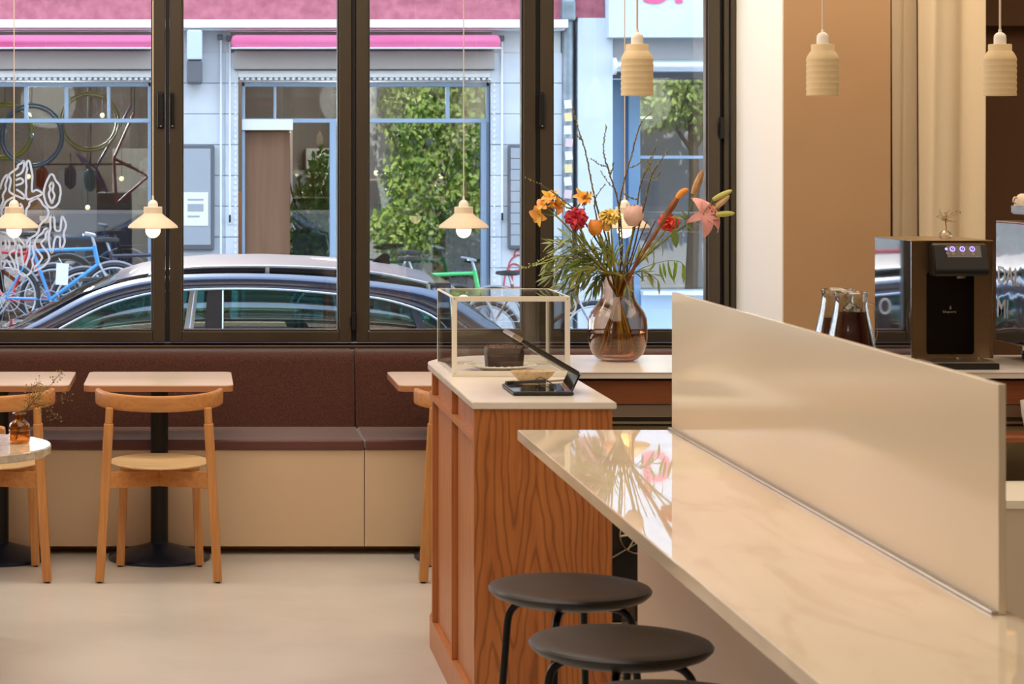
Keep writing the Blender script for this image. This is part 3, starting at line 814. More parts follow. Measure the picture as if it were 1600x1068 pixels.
# bread knife handle
YK = 6.80
kn = thing('cake_knife', 'kitchen knife with dark grey handle and rivet, lying before the oval bowl', 'knife', (px(820, YK), YK, CZ))
z_ = CZ + .009
b = MB()
hp = [P(786, 597, YK), P(796, 596.5, YK), P(820, 594.5, YK), P(848, 593, YK), P(855, 592, YK)]
def ybase(p, dy): return Vector((p.x, YK + dy, 0))
hl = [Vector((px(786, YK), YK - .06, z_)), Vector((px(800, YK), YK - .045, z_)), Vector((px(826, YK), YK - .012, z_)), Vector((px(853, YK), YK + .02, z_))]
for i in range(3): b.bar(hl[i], hl[i + 1], .016 if i else .019, .013, .003, side=Vector((0, 0, 1)))
b.build('handle', mat('grey_handle', srgb(74, 66, 60), .5), kn)
b = MB(); b.bar(hl[3], hl[3] + Vector((.10, .07, 0)), .003, .026, .0008, side=Vector((0, 0, 1))); b.build('blade', M['steel'], kn)
b = MB(); b.lathe([(0, 0), (.0022, 0), (.0022, .002), (0, .002)], (hl[1].x, hl[1].y - .009, z_ + .002), 10, rot=Matrix.Rotation(PI / 2, 3, 'X')); b.build('rivet', M['steel'], kn)
done()
# tablet on its C shaped stand
YT = 6.58
tb = thing('tablet_stand', 'thin black tablet leaning to the left on a folded black stand beside the case', 'tablet', (px(850, YT), YT, CZ))
ya, yb = 6.50, 6.74
z0 = CZ + .0012
xa, xb = px(802, 6.50), px(897, 6.50)
b = MB(); b.box(xa, xb, ya, yb, z0, z0 + .009, .003, 3); b.build('base_plate', M['black_matt'], tb)
b = MB(); b.box(xa + .003, xb - .004, ya + .004, yb - .004, z0 + .0091, z0 + .011, .0006); b.build('glass_top', M.setdefault('dark_mirror', mat('dark_mirror', srgb(120, 120, 124), .03, metal=1.)), tb)
pA = Vector((xb - .004, 0, z0 + .006)); pB = Vector((xb + .004, 0, z0 + .02)); pC = Vector((px(900.5, YT), 0, pz(585, YT)))
ymid = (ya + yb) / 2
b = MB(); b.bar((xb - .002, ymid, z0 + .004), (px(902, YT), ymid, pz(582, YT)), .006, .17, .002); b.build('upright', M['black_gloss'], tb)
tl0 = P(899, 581, YT); tl1 = P(799, 522, YT); tl0.y = tl1.y = ymid
d_ = (tl1 - tl0)
b = MB(); b.bar(tl0, tl0 + d_ * .87, .0135, .20, .003, side=Vector((0, 0, 1))); b.build('tablet', M['black_gloss'], tb)
b = MB(); b.bar(tl0 + d_ * .871, tl0 + d_ * 1.02, .0135, .20, .003, side=Vector((0, 0, 1))); b.build('card_reader', M['steel'], tb)
nrm = Vector((-d_.z, 0, d_.x)).normalized()
if nrm.z > 0: nrm = -nrm
b = MB(); b.bar(tl0 + nrm * .0085 + d_ * .05, tl0 + nrm * .0085 + d_ * .62, .003, .15, .001, side=Vector((0, 0, 1))); b.build('support_plate', M['steel'], tb)
done()
b = MB(); b.tube(bez([Vector((px(838, 6.8), 6.83, CZ + .012)), Vector((px(845, 6.8), 6.80, CZ + .024)), Vector((px(858, 6.7), 6.70, CZ + .020)), Vector((px(866, 6.62), 6.70, CZ + .018)), Vector((px(869, 6.62), 6.62, CZ + .016))], 8), .0016, 6)
solo('cable', b, M['black_matt'], 'thin black cable looping from the knife to the tablet base', 'cable', (px(850, 6.8), 6.8, CZ))

# ================================================================ pitchers, water dispenser, coffee machine
M['pitch_glass'] = glass('pitcher_glass', (.93, .93, .90), .07, 2.4, edge=(.70, .68, .62))
M['wine'] = mat('dark_red_drink', srgb(56, 8, 14), .12, coat=.5)
def pitcher(cx, Y, zt, fill, label):
    c = (px(cx, Y), Y, 0)
    t = thing('pitcher', label, 'pitcher', (c[0], Y, CZ), 'glass pitchers of dark red drink')
    zb = CZ + .001; H = zt - zb
    out = [(0, 0), (.062, 0), (.076, .010), (.081, .03), (.078, .06), (.066, .12), (.055, .17), (.051, .195), (.0505, H - .015), (.053, H - .004), (.0545, H), (.052, H + .001)]
    inn = [(.0485, H - .015), (.0485, .195), (.052, .17), (.063, .12), (.075, .06), (.077, .03), (.072, .014), (0, .010)]
    b = MB(); b.lathe([(r, z + zb) for r, z in out + inn], c, 40, rot=None); b.build('glass_body', M['pitch_glass'], t)
    lq = [(0, .011), (.071, .0145), (.0762, .03), (.0742, .06), (.0622, .12), (.0512, .17)]
    pr = [p for p in lq if p[1] < fill] + [(.0512 if fill >= .17 else .0622 - (fill - .12) * .22, fill), (0, fill)]
    b = MB(); b.lathe([(r, z + zb) for r, z in pr], c, 40); b.build('drink', M['wine'], t)
    rng = random.Random(int(cx))
    for _ in range(5):
        a_ = rng.uniform(0, 6.28); r_ = rng.uniform(0, .022)
        b = MB(); b.obox((c[0] + r_ * math.cos(a_), Y + r_ * math.sin(a_), zb + fill + rng.uniform(-.004, .012)), (.026, .024, .022), (rng.uniform(0, 3), rng.uniform(0, 3), 0), .004); b.build('ice_cube', M['pitch_glass'], t)
    b = MB(); b.tube([Vector((c[0] + .0535 * math.cos(a), Y + .0535 * math.sin(a), zt)) for a in [2 * PI * k / 40 for k in range(41)]], .002, 6); b.build('rim', M['pitch_glass'], t)
    hx = .052
    b = MB(); b.tube(bez([Vector((c[0] + hx, Y + .02, zb + H - .03)), Vector((c[0] + hx + .035, Y + .035, zb + H - .05)), Vector((c[0] + hx + .04, Y + .04, zb + .10)), Vector((c[0] + hx + .016, Y + .03, zb + .06))], 6), .005, 8); b.build('handle', M['pitch_glass'], t)
    done()
pitcher(1329.5, 7.40, pz(457, 7.40), .178, 'nearer glass pitcher of dark red drink, filled higher, behind the bar screen')
pitcher(1308.5, 7.69, pz(452, 7.69), .140, 'rear glass pitcher of dark red drink, partly hidden by the nearer one')

MY0, MY1 = 7.45, 7.875 - .03
mx0, mx1, mz0, mz1 = 2.325, 2.592, CZ + .022, 1.329
disp = thing('water_dispenser', 'black and steel tap water dispenser with lit buttons on the worktop', 'water dispenser', (mx0, MY0, CZ))
b = MB(); b.box(mx0, mx0 + .004, MY0, MY1, mz0, mz1, .001); b.build('side_panel', M['mirror'], disp)
b = MB(); b.box(mx1 - .004, mx1, MY0, MY1, mz0, mz1, .001); b.build('side_panel', M['mirror'], disp)
b = MB(); b.box(mx0, mx1, MY0, MY1, mz1 - .003, mz1 + .001, .001); b.build('top_panel', M['steel_warm'], disp)
b = MB(); b.box(mx0 + .0041, mx1 - .0041, MY0 + .012, MY1 - .005, mz0, mz1 - .0035, .001); b.build('body', M['steel_warm'], disp)
kx = MY0 / F
def mxp(x): return px(x, MY0)
def mzp(y): return pz(y, MY0)
def rrect(x0, x1, z0, z1, r):
    o = []
    for cx, cz, a0 in ((x1 - r, z1 - r, 0), (x0 + r, z1 - r, 90), (x0 + r, z0 + r, 180), (x1 - r, z0 + r, 270)):
        for k in range(6):
            a_ = math.radians(a0 + 18 * k); o.append((cx + r * math.cos(a_), cz + r * math.sin(a_)))
    return o
b = MB(); b.prism(rrect(mxp(1449), mxp(1523), mzp(553.5), mzp(425), .008), MY0 + .006, MY0 + .0118, 'xz', bev=.001); b.build('splash_panel', M['black_gloss'], disp)
# hood
hd = [(MY0 + .012, mzp(380)), (MY0 - .02, mzp(379)), (MY0 - .032, mzp(382)), (MY0 - .060, mzp(418)), (MY0 - .060, mzp(426)), (MY0 - .052, mzp(430)), (MY0 + .012, mzp(430))]
b = MB(); b.prism(hd, mxp(1452), mxp(1536) , 'yz', bev=.003); b.build('hood', M['black'], disp)
b = MB(); b.box(mxp(1461), mxp(1531), MY0 - .034, MY0 - .02, mzp(384), mzp(381), .001); b.build('hood_trim', M['steel_warm'], disp)
# key pad on the sloping face
pa = Vector((0, MY0 - .032, mzp(382))); pb_ = Vector((0, MY0 - .060, mzp(418)))
dn = (pb_ - pa).normalized(); nf = Vector((0, -abs(dn.z), -dn.y * (1 if dn.z < 0 else -1)))
nf = Vector((1, 0, 0)).cross(dn); nf = nf if nf.y < 0 else -nf
R_ = Matrix((Vector((1, 0, 0)), -dn, nf)).transposed()   # local x right, y up the slope, z out
def pad(xc, s, wx, hy, out, m_, nm, par, r=.0, ring=None):
    c = Vector((xc, pa.y, pa.z)) + dn * s + nf * out
    b = MB()
    if ring is None: b.obox(c, (wx, hy, .0006), R_)
    else: b.lathe([(ring[0], 0), (ring[1], 0), (ring[1], .0006), (ring[0], .0006), (ring[0], 0)], c, 24, rot=R_)
    return b.build(nm, m_, par, smooth=False)
kp = pad(mxp(1499.5), .021, .110, .042, .0007, M['black_gloss'], 'key_pad', disp)
M['led'] = mat('violet_led', srgb(150, 130, 255), .4, emit=srgb(140, 120, 255), estr=2.2)
M['key_line'] = mat('key_outline', srgb(150, 140, 150), .4)
M['icon'] = mat('key_icon', srgb(150, 135, 120), .4)
for i in range(4):
    xc = mxp(1482 + 15.4 * i)
    if i < 3:
        pad(xc, .014, 0, 0, .0013, M['led'], 'led_ring', kp, ring=(.0058, .0088))
        c = Vector((xc, pa.y, pa.z)) + dn * .014 + nf * .0014
        b = MB(); b.obox(c, (.0012, .008, .0006), R_ @ Matrix.Rotation(-.6, 3, 'Z')); b.build('led_bar', M['led'], kp, smooth=False)
        pad(xc + .001, .030, 0, 0, .0013, M['icon'], 'key_icon', kp, ring=(.0 + .001, .0052))
        for sx in (-1, 1): pad(xc + sx * .0135, .021, .0007, .036, .0013, M['key_line'], 'key_outline', kp)
for sy in (.0025, .0395): pad(mxp(1499.5), sy, .106, .0007, .0013, M['key_line'], 'key_outline', kp)
pad(mxp(1472.5), .014, 0, 0, .0013, M['led'], 'led_dot', kp, ring=(.0005, .0045))
pad(mxp(1473.5), .028, 0, 0, .0013, M['icon'], 'key_icon', kp, ring=(.0005, .0045))
b = MB(); b.lathe([(0, 0), (.010, 0), (.010, .010), (0, .010)], (mxp(1495), MY0 - .028, mzp(434)), 20); b.build('spout', M['steel'], disp)
b = MB(); b.lathe([(0, 0), (.0065, 0), (.0065, .009), (0, .009)], (mxp(1502), MY0 - .020, mzp(434)), 20); b.build('spout', M['steel_warm'], disp)
M['logo'] = mat('grey_logo', srgb(150, 140, 128), .5)
Rx = Matrix.Rotation(PI / 2, 4, 'X')
zt_ = Matrix.Translation(Vector((mxp(1474), MY0 + .0052, mzp(488.5))) - Vector((mx0, MY0, CZ)))
textmesh('blupura', .0112, .0002, M['logo'], 'logo_text', disp, zt_ @ Rx @ Matrix.Diagonal((1.28, 1, 1, 1)))
b = MB(); b.lathe([(.0016, 0), (.003, 0), (.003, .0006), (.0016, .0006), (.0016, 0)], (mxp(1486), MY0 + .0056, mzp(481.5)), 16, sy=1.0, rot=Matrix.Rotation(PI / 2, 3, 'X'))
b.bar((mxp(1486) - .0018, MY0 + .0053, mzp(480.5)), (mxp(1486) + .0004, MY0 + .0053, mzp(477.5)), .0014, .0006)
b.bar((mxp(1486) + .0018, MY0 + .0053, mzp(480.5)), (mxp(1486) - .0002, MY0 + .0053, mzp(477.5)), .0014, .0006); b.build('logo_drop', M['logo'], disp, smooth=False)
# drip tray
b = MB(); b.box(mx0 + .02, px(1562, 7.30), MY0 - .15, MY0 + .01, CZ + .001, CZ + .020, .002); b.build('drip_tray', M['black_matt'], disp)
b = MB(); b.box(mx0 + .022, px(1561, 7.30), MY0 - .148, MY0 + .01, CZ + .0202, CZ + .024, .001); b.build('tray_grid', M['steel'], disp)
for x_ in (1497, 1530):
    b = MB(); b.lathe([(0, 0), (.007, 0), (.007, .006), (0, .006)], (px(x_, 7.42), 7.42, CZ + .0242), 14); b.build('stud', M['steel'], disp)
for x_ in (mx0 + .03, mx1 - .03):
    for y_ in (MY0 + .04, MY1 - .04):
        b = MB(); b.lathe([(0, 0), (.012, 0), (.012, .021), (0, .021)], (x_, y_, CZ + .0005), 12); b.build('foot', M['black_matt'], disp)
done()

# crystal tree ornament on the dispenser
YX = 7.60
oc = (px(1477, YX), YX, mz1 + .001)
tr = thing('wire_tree_ornament', 'tiny gold wire tree with pale beads on top of the water dispenser', 'ornament', oc)
b = MB(); b.lathe([(0, 0), (.014, .0), (.021, .006), (.022, .013), (.018, .021), (.009, .027), (0, .028)], oc, 10); b.build('crystal_base', M['pitch_glass'], tr, smooth=False)
b = MB(); rng = random.Random(11)
top = Vector(oc) + Vector((.0, 0, .060)); b.tube(bez([Vector(oc) + Vector((-.004, 0, .012)), Vector(oc) + Vector((.003, 0, .034)), top], 5), .0016, 6)
ends = []
for k in range(26):
    e = top + Vector((rng.gauss(0, .015), rng.gauss(0, .010), rng.uniform(-.002, .034))); b.tube([top, (top + e) / 2 + Vector((0, 0, .002)), e], .0006, 4); ends.append(e)
b.build('wire', mat('gold_wire', srgb(190, 140, 50), .3, metal=1), tr)
b = MB()
for e in ends:
    for _ in range(3): b.sphere(e + Vector((rng.gauss(0, .002), rng.gauss(0, .002), rng.gauss(0, .002))), rng.uniform(.0013, .0024), 1)
o = b.build('beads', mat('pale_green_beads', srgb(168, 170, 132), .25), tr); o['kind'] = 'stuff'
done()

# coffee machine, left flank
EY0, EY1 = 7.30, 7.80
ex = px(1556, EY1)
cm = thing('coffee_machine', 'mirror polished espresso machine with white letters at the right edge', 'coffee machine', (ex, EY0, CZ))
ez0, ez1 = pz(531, EY1), pz(347, EY1)
b = MB(); b.box(ex, ex + .006, EY0, EY1, ez0, ez1, .002); b.build('side_panel', mat('wavy_mirror_steel', srgb(206, 210, 214), .04, metal=1., bump=.10, bscale=5.), cm)
b = MB(); b.box(ex + .0065, ex + .75, EY0 + .01, EY1 - .005, ez0 + .03, ez1 - .004, .006); b.build('body', M['steel'], cm)
b = MB(); b.box(ex + .0, ex + .75, EY0, EY1, ez1 + .0005, ez1 + .006, .002); b.build('top_plate', M['steel'], cm)
for x_ in (ex + .075, ex + .66):
    for y_ in (EY0 + .08, EY1 - .10):
        b = MB(); b.lathe([(0, .028), (.020, .028), (.020, .085), (0, .085)], (x_, y_, CZ), 20); lg = b.build('foot', M['steel'], cm)
        b = MB(); b.lathe([(0, .001), (.021, .001), (.024, .006), (.021, .012), (.024, .018), (.021, .028), (0, .028)], (x_, y_, CZ), 20); b.build('foot_pad', M['black_matt'], lg)
Mt = Matrix.Rotation(-PI / 2, 4, 'Z') @ Matrix.Rotation(PI / 2, 4, 'X')
def sidetext(s, size, y, z, sx):
    loc = Matrix.Translation(Vector((ex - .0006, y, z)) - Vector((ex, EY0, CZ)))
    textmesh(s, size, .0004, M.setdefault('vinyl', mat('white_vinyl', srgb(240, 244, 250), .5)), 'lettering', cm, loc @ Mt @ Matrix.Diagonal((sx, 1, 1, 1)), bold=.0012)
sidetext('DAL', .082, EY1 - .015, pz(443, 7.72), 1.35)
sidetext('MI-', .088, EY1 - .01, pz(496, 7.72), 1.3)
b = MB(); b.box(ex + .03, ex + .72, EY0 + .06, EY1 - .06, ez1 + .034, ez1 + .058, .001); b.box(ex + .034, ex + .716, EY0 + .064, EY1 - .064, ez1 + .030, ez1 + .0345)
cmr = b.build('cup_rail', mat('grey_rail', srgb(150, 150, 152), .4, metal=.6), cm)
b = MB()
for x_ in (ex + .09, ex + .65): b.box(x_, x_ + .02, EY0 + .07, EY0 + .09, ez1 + .006, ez1 + .036)
b.build('rail_post', M['steel'], cm)
done()
cup = thing('cup', 'cream cup turned upside down on the coffee machine, leftmost of its row', 'cup', (ex + .055, EY1 - .13, ez1 + .0585), 'cream cups on the coffee machine')
b = MB(); b.lathe([(0, .040), (.018, .040), (.026, .036), (.034, .022), (.038, .004), (.039, .0), (.036, .0), (.031, .02), (.024, .033), (0, .036)], cup.location, 28); b.build('bowl', M['bisque_light'], cup)
b = MB(); b.tube(bez([Vector(cup.location) + Vector(v) for v in ((-.033, -.01, .026), (-.046, -.02, .028), (-.05, -.022, .014), (-.038, -.01, .008))], 5), .003, 6); b.build('handle', M['bisque_light'], cup)
done()
for k in range(1, 6):
    o = copy_tree(cup); o.location = (ex + .055 + (k % 3) * .085, EY1 - .13 - (k // 3) * .1, ez1 + .0585)
    o['label'] = ['', 'cream cup, second from the left in the rear row on the coffee machine', 'cream cup, third from the left in the rear row on the coffee machine', 'cream cup at the left of the front row on the coffee machine', 'cream cup in the middle of the front row on the coffee machine', 'cream cup at the right of the front row on the coffee machine'][k]

# things on the staff side seen past the end of the screen
YS = 6.55
bx = thing('storage_crate', 'beige open crate low behind the bar at the right edge', 'crate', (2.27, YS, 0))
b = MB()
b.box(2.25, 2.75, YS, YS + .015, 0, .62, .003); b.box(2.25, 2.75, YS + .37, YS + .385, 0, .62, .003); b.box(2.25, 2.265, YS, YS + .385, 0, .62, .003); b.box(2.735, 2.75, YS, YS + .385, 0, .62, .003); b.box(2.25, 2.75, YS, YS + .385, .0, .015)
b.build('crate_body', M['bar_body'], bx)
b = MB(); b.box(2.245, 2.755, YS - .006, YS + .391, .60, .625, .003); b.build('rim', M['white_plastic'], bx)
done()
M['bottle_dark'] = mat('dark_bottle_glass', srgb(20, 18, 16), .08, coat=.5)
M['bottle_green'] = mat('green_bottle_glass', srgb(66, 82, 34), .1, coat=.5)
b = MB(); b.box(2.20, 2.80, 6.98, 7.16, .735, .75, .002); sh = solo('wire_shelf', b, M['cherry_x'], 'narrow wooden shelf in front of the drawers at the right edge', 'shelf', (2.2, 6.98, .735))
def bottle(x, y, z, h, r, m_, lab):
    t = thing('bottle', lab, 'bottle', (x, y, z), 'bottles on the low shelf')
    b = MB(); b.lathe([(0, 0), (r, 0), (r, h * .6), (r * .8, h * .7), (r * .36, h * .8), (r * .34, h * .97), (0, h * .97)], (x, y, z), 20); b.build('bottle_body', m_, t)
    b = MB(); b.lathe([(0, 0), (r * .4, 0), (r * .4, h * .07), (0, h * .07)], (x, y, z + h * .935), 14); b.build('cap', M['steel'], t)
    done()
bottle(2.475, 7.07, .751, .15, .022, M['bottle_dark'], 'small dark bottle with steel cap on the low shelf')
bottle(2.36, 6.75, .0, .70 * .9, .030, M['bottle_green'], 'tall green bottle standing in the beige crate')
b = MB(); b.lathe([(0, 0), (.04, 0), (.052, .06), (.056, .10), (.054, .10), (.05, .06), (.038, .004), (0, .004)], (2.60, 7.07, .751), 28)
solo('pale_bowl', b, M['porcelain'], 'pale porcelain bowl beside the dark bottle on the low shelf', 'bowl', (2.60, 7.07, .751))

# ================================================================ curtain
CYY = YB + .10
def curt(x0, x1, nf, amp, seed, y):
    r = random.Random(seed); ph = r.uniform(0, 6)
    def f(u, v):
        x = x0 + (x1 - x0) * u; a_ = u * nf * 2 * PI + ph
        return Vector((x + .006 * math.sin(a_ * 2 + v * 2), y + amp * math.sin(a_) * (1 - .25 * v) + .006 * math.sin(a_ * 2.3 + 1 + v * 3), 3.18 - v * 3.15))
    return f
M['curtain'] = mat('cream_linen', srgb(226, 208, 178), .85, bump=.12, bscale=220, stretch=(1, 1, .3))
cu_ = thing('curtain', 'tall cream linen curtain hanging beside the doorway behind the dispenser', 'curtain', (px(1465, CYY), CYY, .03))
b = MB(); b.grid(curt(px(1399, CYY), px(1438, CYY), .55, .02, 2, CYY + .05), 30, 40); b.build('cloth', M['curtain'], cu_, ang=80, solid=.003)
b = MB(); b.grid(curt(px(1433, CYY), px(1534, CYY), 1.1, .028, 12, CYY - .02), 70, 40); b.build('cloth', M['curtain'], cu_, ang=80, solid=.003)
b = MB(); b.box(px(1380, CYY) + .05, px(1700, CYY), CYY - .012, CYY + .012, 3.182, 3.2); b.build('track', M['white_plastic'], cu_)
done()

# ================================================================ pendant lamps
YL = 9.03
def cone_lamp(first, x, label):
    k = YL / F
    if first is None:
        t = thing('cone_pendant_lamp', label, 'lamp', (0, YL, 3.2), 'cone shaped pendant lamps before the windows')
        zr = pz(355.5, YL) ; zr0 = pz(355, YL)
        def zz(y): return pz(y, YL)
        b = MB(); b.lathe([(.0975, zz(356)), (.0985, zz(355)), (.094, zz(351.5)), (.070, zz(344)), (.045, zz(336.5)), (.0375, zz(333.5)), (.0365, zz(333)), (.0365, zz(323.5)), (.0345, zz(322.8)), (.018, zz(322.8)), (.018, zz(325)), (.033, zz(325)), (.034, zz(333)), (.042, zz(337.5)), (.068, zz(346)), (.092, zz(353.5)), (.0975, zz(356))], (0, YL, 0), 64); b.build('shade', M['bisque_light'], t)
        b = MB(); b.lathe([(0, zz(305.5)), (.0035, zz(305.5)), (.0045, zz(312)), (.011, zz(313)), (.0175, zz(316)), (.0195, zz(319.5)), (.0195, zz(324)), (0, zz(324))], (0, YL, 0), 32); b.build('socket', M['porcelain'], t)
        b = MB(); b.lathe([(0, zz(371.8))] + [(.0295 * math.sin(a), zz(359.5) - .0295 * math.cos(a) * 1.02) for a in [PI * q / 14 for q in range(1, 13)]] + [(.012, zz(338)), (0, zz(338))], (0, YL, 0), 28); b.build('bulb', M['bulb'], t)
        b = MB(); b.tube([Vector((0, YL, zz(306))), Vector((0, YL, 3.19))], .0022, 6); b.build('cord', M['cord'], t)
        b = MB(); b.lathe([(0, 3.17), (.04, 3.17), (.045, 3.175), (.045, 3.2), (0, 3.2)], (0, YL, 0), 28); b.build('ceiling_rose', M['porcelain'], t)
        done()
    else: t = copy_tree(first)
    t.location = (px(x, YL), YL, 3.2); t['label'] = label
    return t
c1 = cone_lamp(None, 22, 'cone pendant lamp at the left edge, in front of the white window lettering')
cone_lamp(c1, 239, 'cone pendant lamp over the centre left table and chair')
cone_lamp(c1, 724.5, 'cone pendant lamp hanging above the acrylic display case')
cone_lamp(c1, 976, 'cone pendant lamp glowing behind the flower bouquet')
YC = 7.8
def cyl_lamp(first, x, label, Yc):
    def zz(y): return pz(y, YC)
    if first is None:
        t = thing('cylinder_pendant_lamp', label, 'lamp', (0, YC, 3.2), 'ribbed cylinder pendant lamps above the service side')
        pr = [(.054, zz(149.5)), (.0545, zz(148))]
        for k in range(6):
            y0 = 148 - k * 9.2
            pr += [(.0545, zz(y0 - 1)), (.0528, zz(y0 - 4.5)), (.0548, zz(y0 - 8.2))]
        pr += [(.0545, zz(92)), (.0515, zz(88)), (.043, zz(81.5)), (.0395, zz(80)), (.0385, zz(79.6)), (.0385, zz(70)), (.037, zz(69.2)), (.018, zz(69.2)), (.018, zz(72)), (.035, zz(72)), (.036, zz(81)), (.049, zz(92)), (.0505, zz(148)), (.054, zz(149.5))]
        b = MB(); b.lathe(pr, (0, YC, 0), 64); b.build('shade', M['bisque'], t, ang=70)
        b = MB(); b.lathe([(0, zz(46)), (.005, zz(46)), (.006, zz(50.5)), (.012, zz(51.5)), (.019, zz(55)), (.0205, zz(59)), (.0205, zz(70)), (0, zz(70))], (0, YC, 0), 32); b.build('socket', M['porcelain'], t)
        b = MB(); b.lathe([(0, zz(140))] + [(.026 * math.sin(a), zz(130) - .026 * math.cos(a)) for a in [PI * q / 12 for q in range(1, 11)]] + [(.012, zz(80)), (0, zz(80))], (0, YC, 0), 24); b.build('bulb', M['bulb_hot'], t)
        b = MB(); b.tube([Vector((0, YC, zz(47))), Vector((0, YC, 3.19))], .0038, 8); b.build('cord', M['cord'], t)
        b = MB(); b.lathe([(0, 3.17), (.04, 3.17), (.045, 3.175), (.045, 3.2), (0, 3.2)], (0, YC, 0), 28); b.build('ceiling_rose', M['porcelain'], t)
        done()
    else: t = copy_tree(first)
    t.location = (px(x, YC), YC, 3.2); t['label'] = label
    return t
l1 = cyl_lamp(None, 995.5, 'ribbed cylinder pendant lamp hanging before the rightmost window pane', YC)
cyl_lamp(l1, 1285.5, 'ribbed cylinder pendant lamp before the plain tan wall', YC)
cyl_lamp(l1, 1562.5, 'ribbed cylinder pendant lamp at the right edge beside the curtain', YC)
# ================================================================ street
ZG = -.45
M['asphalt'] = mat('asphalt', srgb(92, 92, 94), .8, col2=srgb(78, 78, 80), scale=30)
M['paving'] = mat('grey_paving', srgb(150, 150, 152), .8, col2=srgb(132, 132, 136), scale=6)
b = MB(); b.box(-30, 40, 12.1, 19.6, ZG - .25, ZG - .12)
struct('road', b, M['asphalt'])
b = MB(); b.box(-30, 40, 10.32, 12.1, ZG - .25, ZG)
struct('pavement_near', b, M['paving'])
b = MB(); b.box(-30, 40, 19.6, 23.0, ZG - .25, ZG)
struct('pavement_far', b, M['paving'])
# the cafe's own outer wall, and an unseen awning added to block the sun
M['own_facade'] = mat('grey_outer_wall', srgb(190, 192, 196), .8)
b = MB(); b.box(-30, 40, 10.31, 10.5, 3.25, 13)
b.box(-30, -4.2, 10.31, 10.5, ZG, 3.25); b.box(XR + .05, 40, 10.46, 10.6, ZG, 3.25)
b.box(-4.2, XR + .05, 10.31, 10.45, ZG, ZS - .05)
struct('wall_outer', b, M['own_facade'])
aw = thing('sun_block_awning', 'unseen pale awning added over the cafe windows to keep the sun out', 'awning', (-1, 10.5, 3.2))
b = MB(); b.prism([(10.62, 3.22), (12.35, 2.90), (12.35, 2.87), (10.62, 3.17)], -4.2, 2.5, 'yz'); b.build('cloth', mat('sun_block_cloth', srgb(190, 180, 160), .8), aw)
b = MB(); b.box(-4.2, 2.5, 12.35, 12.38, 2.80, 2.92); b.build('front_bar', M['bronze'], aw)
done()

# ================================================================ building opposite
YF = 23.04
kf = YF / F
def fx(x): return (x - HX) * kf
def fz(y): return CAMZ - (y - HY) * kf
def fbox(b, x0, x1, y0, y1, front, back, bev=0):
    """frame pixels on the facade plane; front/back = metres toward / away from the street side"""
    return b.box(fx(x0), fx(x1), YF - front, YF + back, fz(y1), fz(y0), bev)
YB0 = 245 + (CAMZ - ZG) / kf       # ground line in facade pixels
M['stucco'] = mat('pink_roughcast', srgb(186, 110, 120), .9, col2=srgb(160, 88, 100), scale=9, bump=.9, bscale=11)
M['fac_white'] = mat('pale_render', srgb(216, 220, 226), .8, col2=srgb(204, 210, 216), scale=1.5)
M['fac_stone'] = mat('pale_stone_block', srgb(212, 218, 226), .8, col2=srgb(198, 205, 214), scale=2.5)
M['fac_grey'] = mat('shutter_box_beige', srgb(178, 174, 170), .7)
M['fac_blue'] = mat('light_blue_paint', srgb(150, 172, 196), .5)
M['fac_trim'] = mat('white_trim', srgb(232, 234, 236), .6)
M['pink'] = mat('pink_awning_cloth', srgb(206, 84, 130), .7, col2=srgb(218, 120, 156), scale=1.5, stretch=(.3, 1, 3))
M['shop_in'] = mat('shop_interior', srgb(134, 124, 118), .8, col2=srgb(98, 88, 84), scale=1.4, stretch=(1, 1, .2))
M['brown_door'] = wood('brown_door_wood', srgb(120, 86, 64), srgb(146, 108, 82), 10, 'Z', .4)
M['pipe'] = mat('zinc_pipe', srgb(150, 162, 172), .4, metal=.5, col2=srgb(120, 132, 142), scale=6)
M['louvre'] = mat('grey_louvre', srgb(160, 166, 174), .6)
M['dark_grey'] = mat('dark_grey', srgb(96, 98, 104), .6)

bl = thing('shop_building', 'pink and white shop building across the street with two pink awnings', 'building', (0, YF, ZG))
def fpart(nm, m_, *boxes, bev=0, parent=None, **kw):
    b = MB()
    for q in boxes: fbox(b, *q, bev=bev)
    return b.build(nm, m_, parent or bl, **kw)
fpart('upper_wall', M['stucco'], (-900, 894, -1400, 33, .0, .4), (894, 944, -1400, 28, .0, .4))
fpart('cornice', M['fac_trim'], (-900, 881, 33, 46, .28, 0), (-900, 878, 46, 49, .20, 0), bev=.01)
fpart('fascia', M['fac_grey'], (-900, 876, 49, 80, .0, .4))
fpart('lintel', M['fac_white'], (-900, 240, 80, 126, -.02, .4), (360, 770, 80, 126, -.02, .4), (240, 360, 49, 82, .012, 0), (768, 876, 49, 82, .012, 0))
for x0, x1 in ((-330, 238), (366, 771)):
    fpart('shutter_box', M['fac_grey'], (x0, x1, 80, 109, .10, .0), bev=.01)
    fpart('shutter_seam', M['dark_grey'], (x0, x1, 108.2, 109.4, .104, 0))
    fpart('lower_trim', M['fac_trim'], (x0, x1, 110, 121, .04, .0), bev=.006)
    n_ = int((x1 - x0) / 9)
    b = MB()
    for k in range(n_): fbox(b, x0 + k * 9, x0 + k * 9 + 5, 121.5, 125, .045, 0)
    o = b.build('dentil_row', M['fac_trim'], bl); o['kind'] = 'stuff'
for x0, x1 in ((-330, 243), (360, 776)):
    aw = fpart('rolled_awning', M['pink'], (x0, x1, 57, 78, .34, -.04), bev=.05)
    fpart('awning_rail', M['fac_trim'], (x0, x1, 76.5, 78.8, .36, -.3), bev=.006, parent=aw)
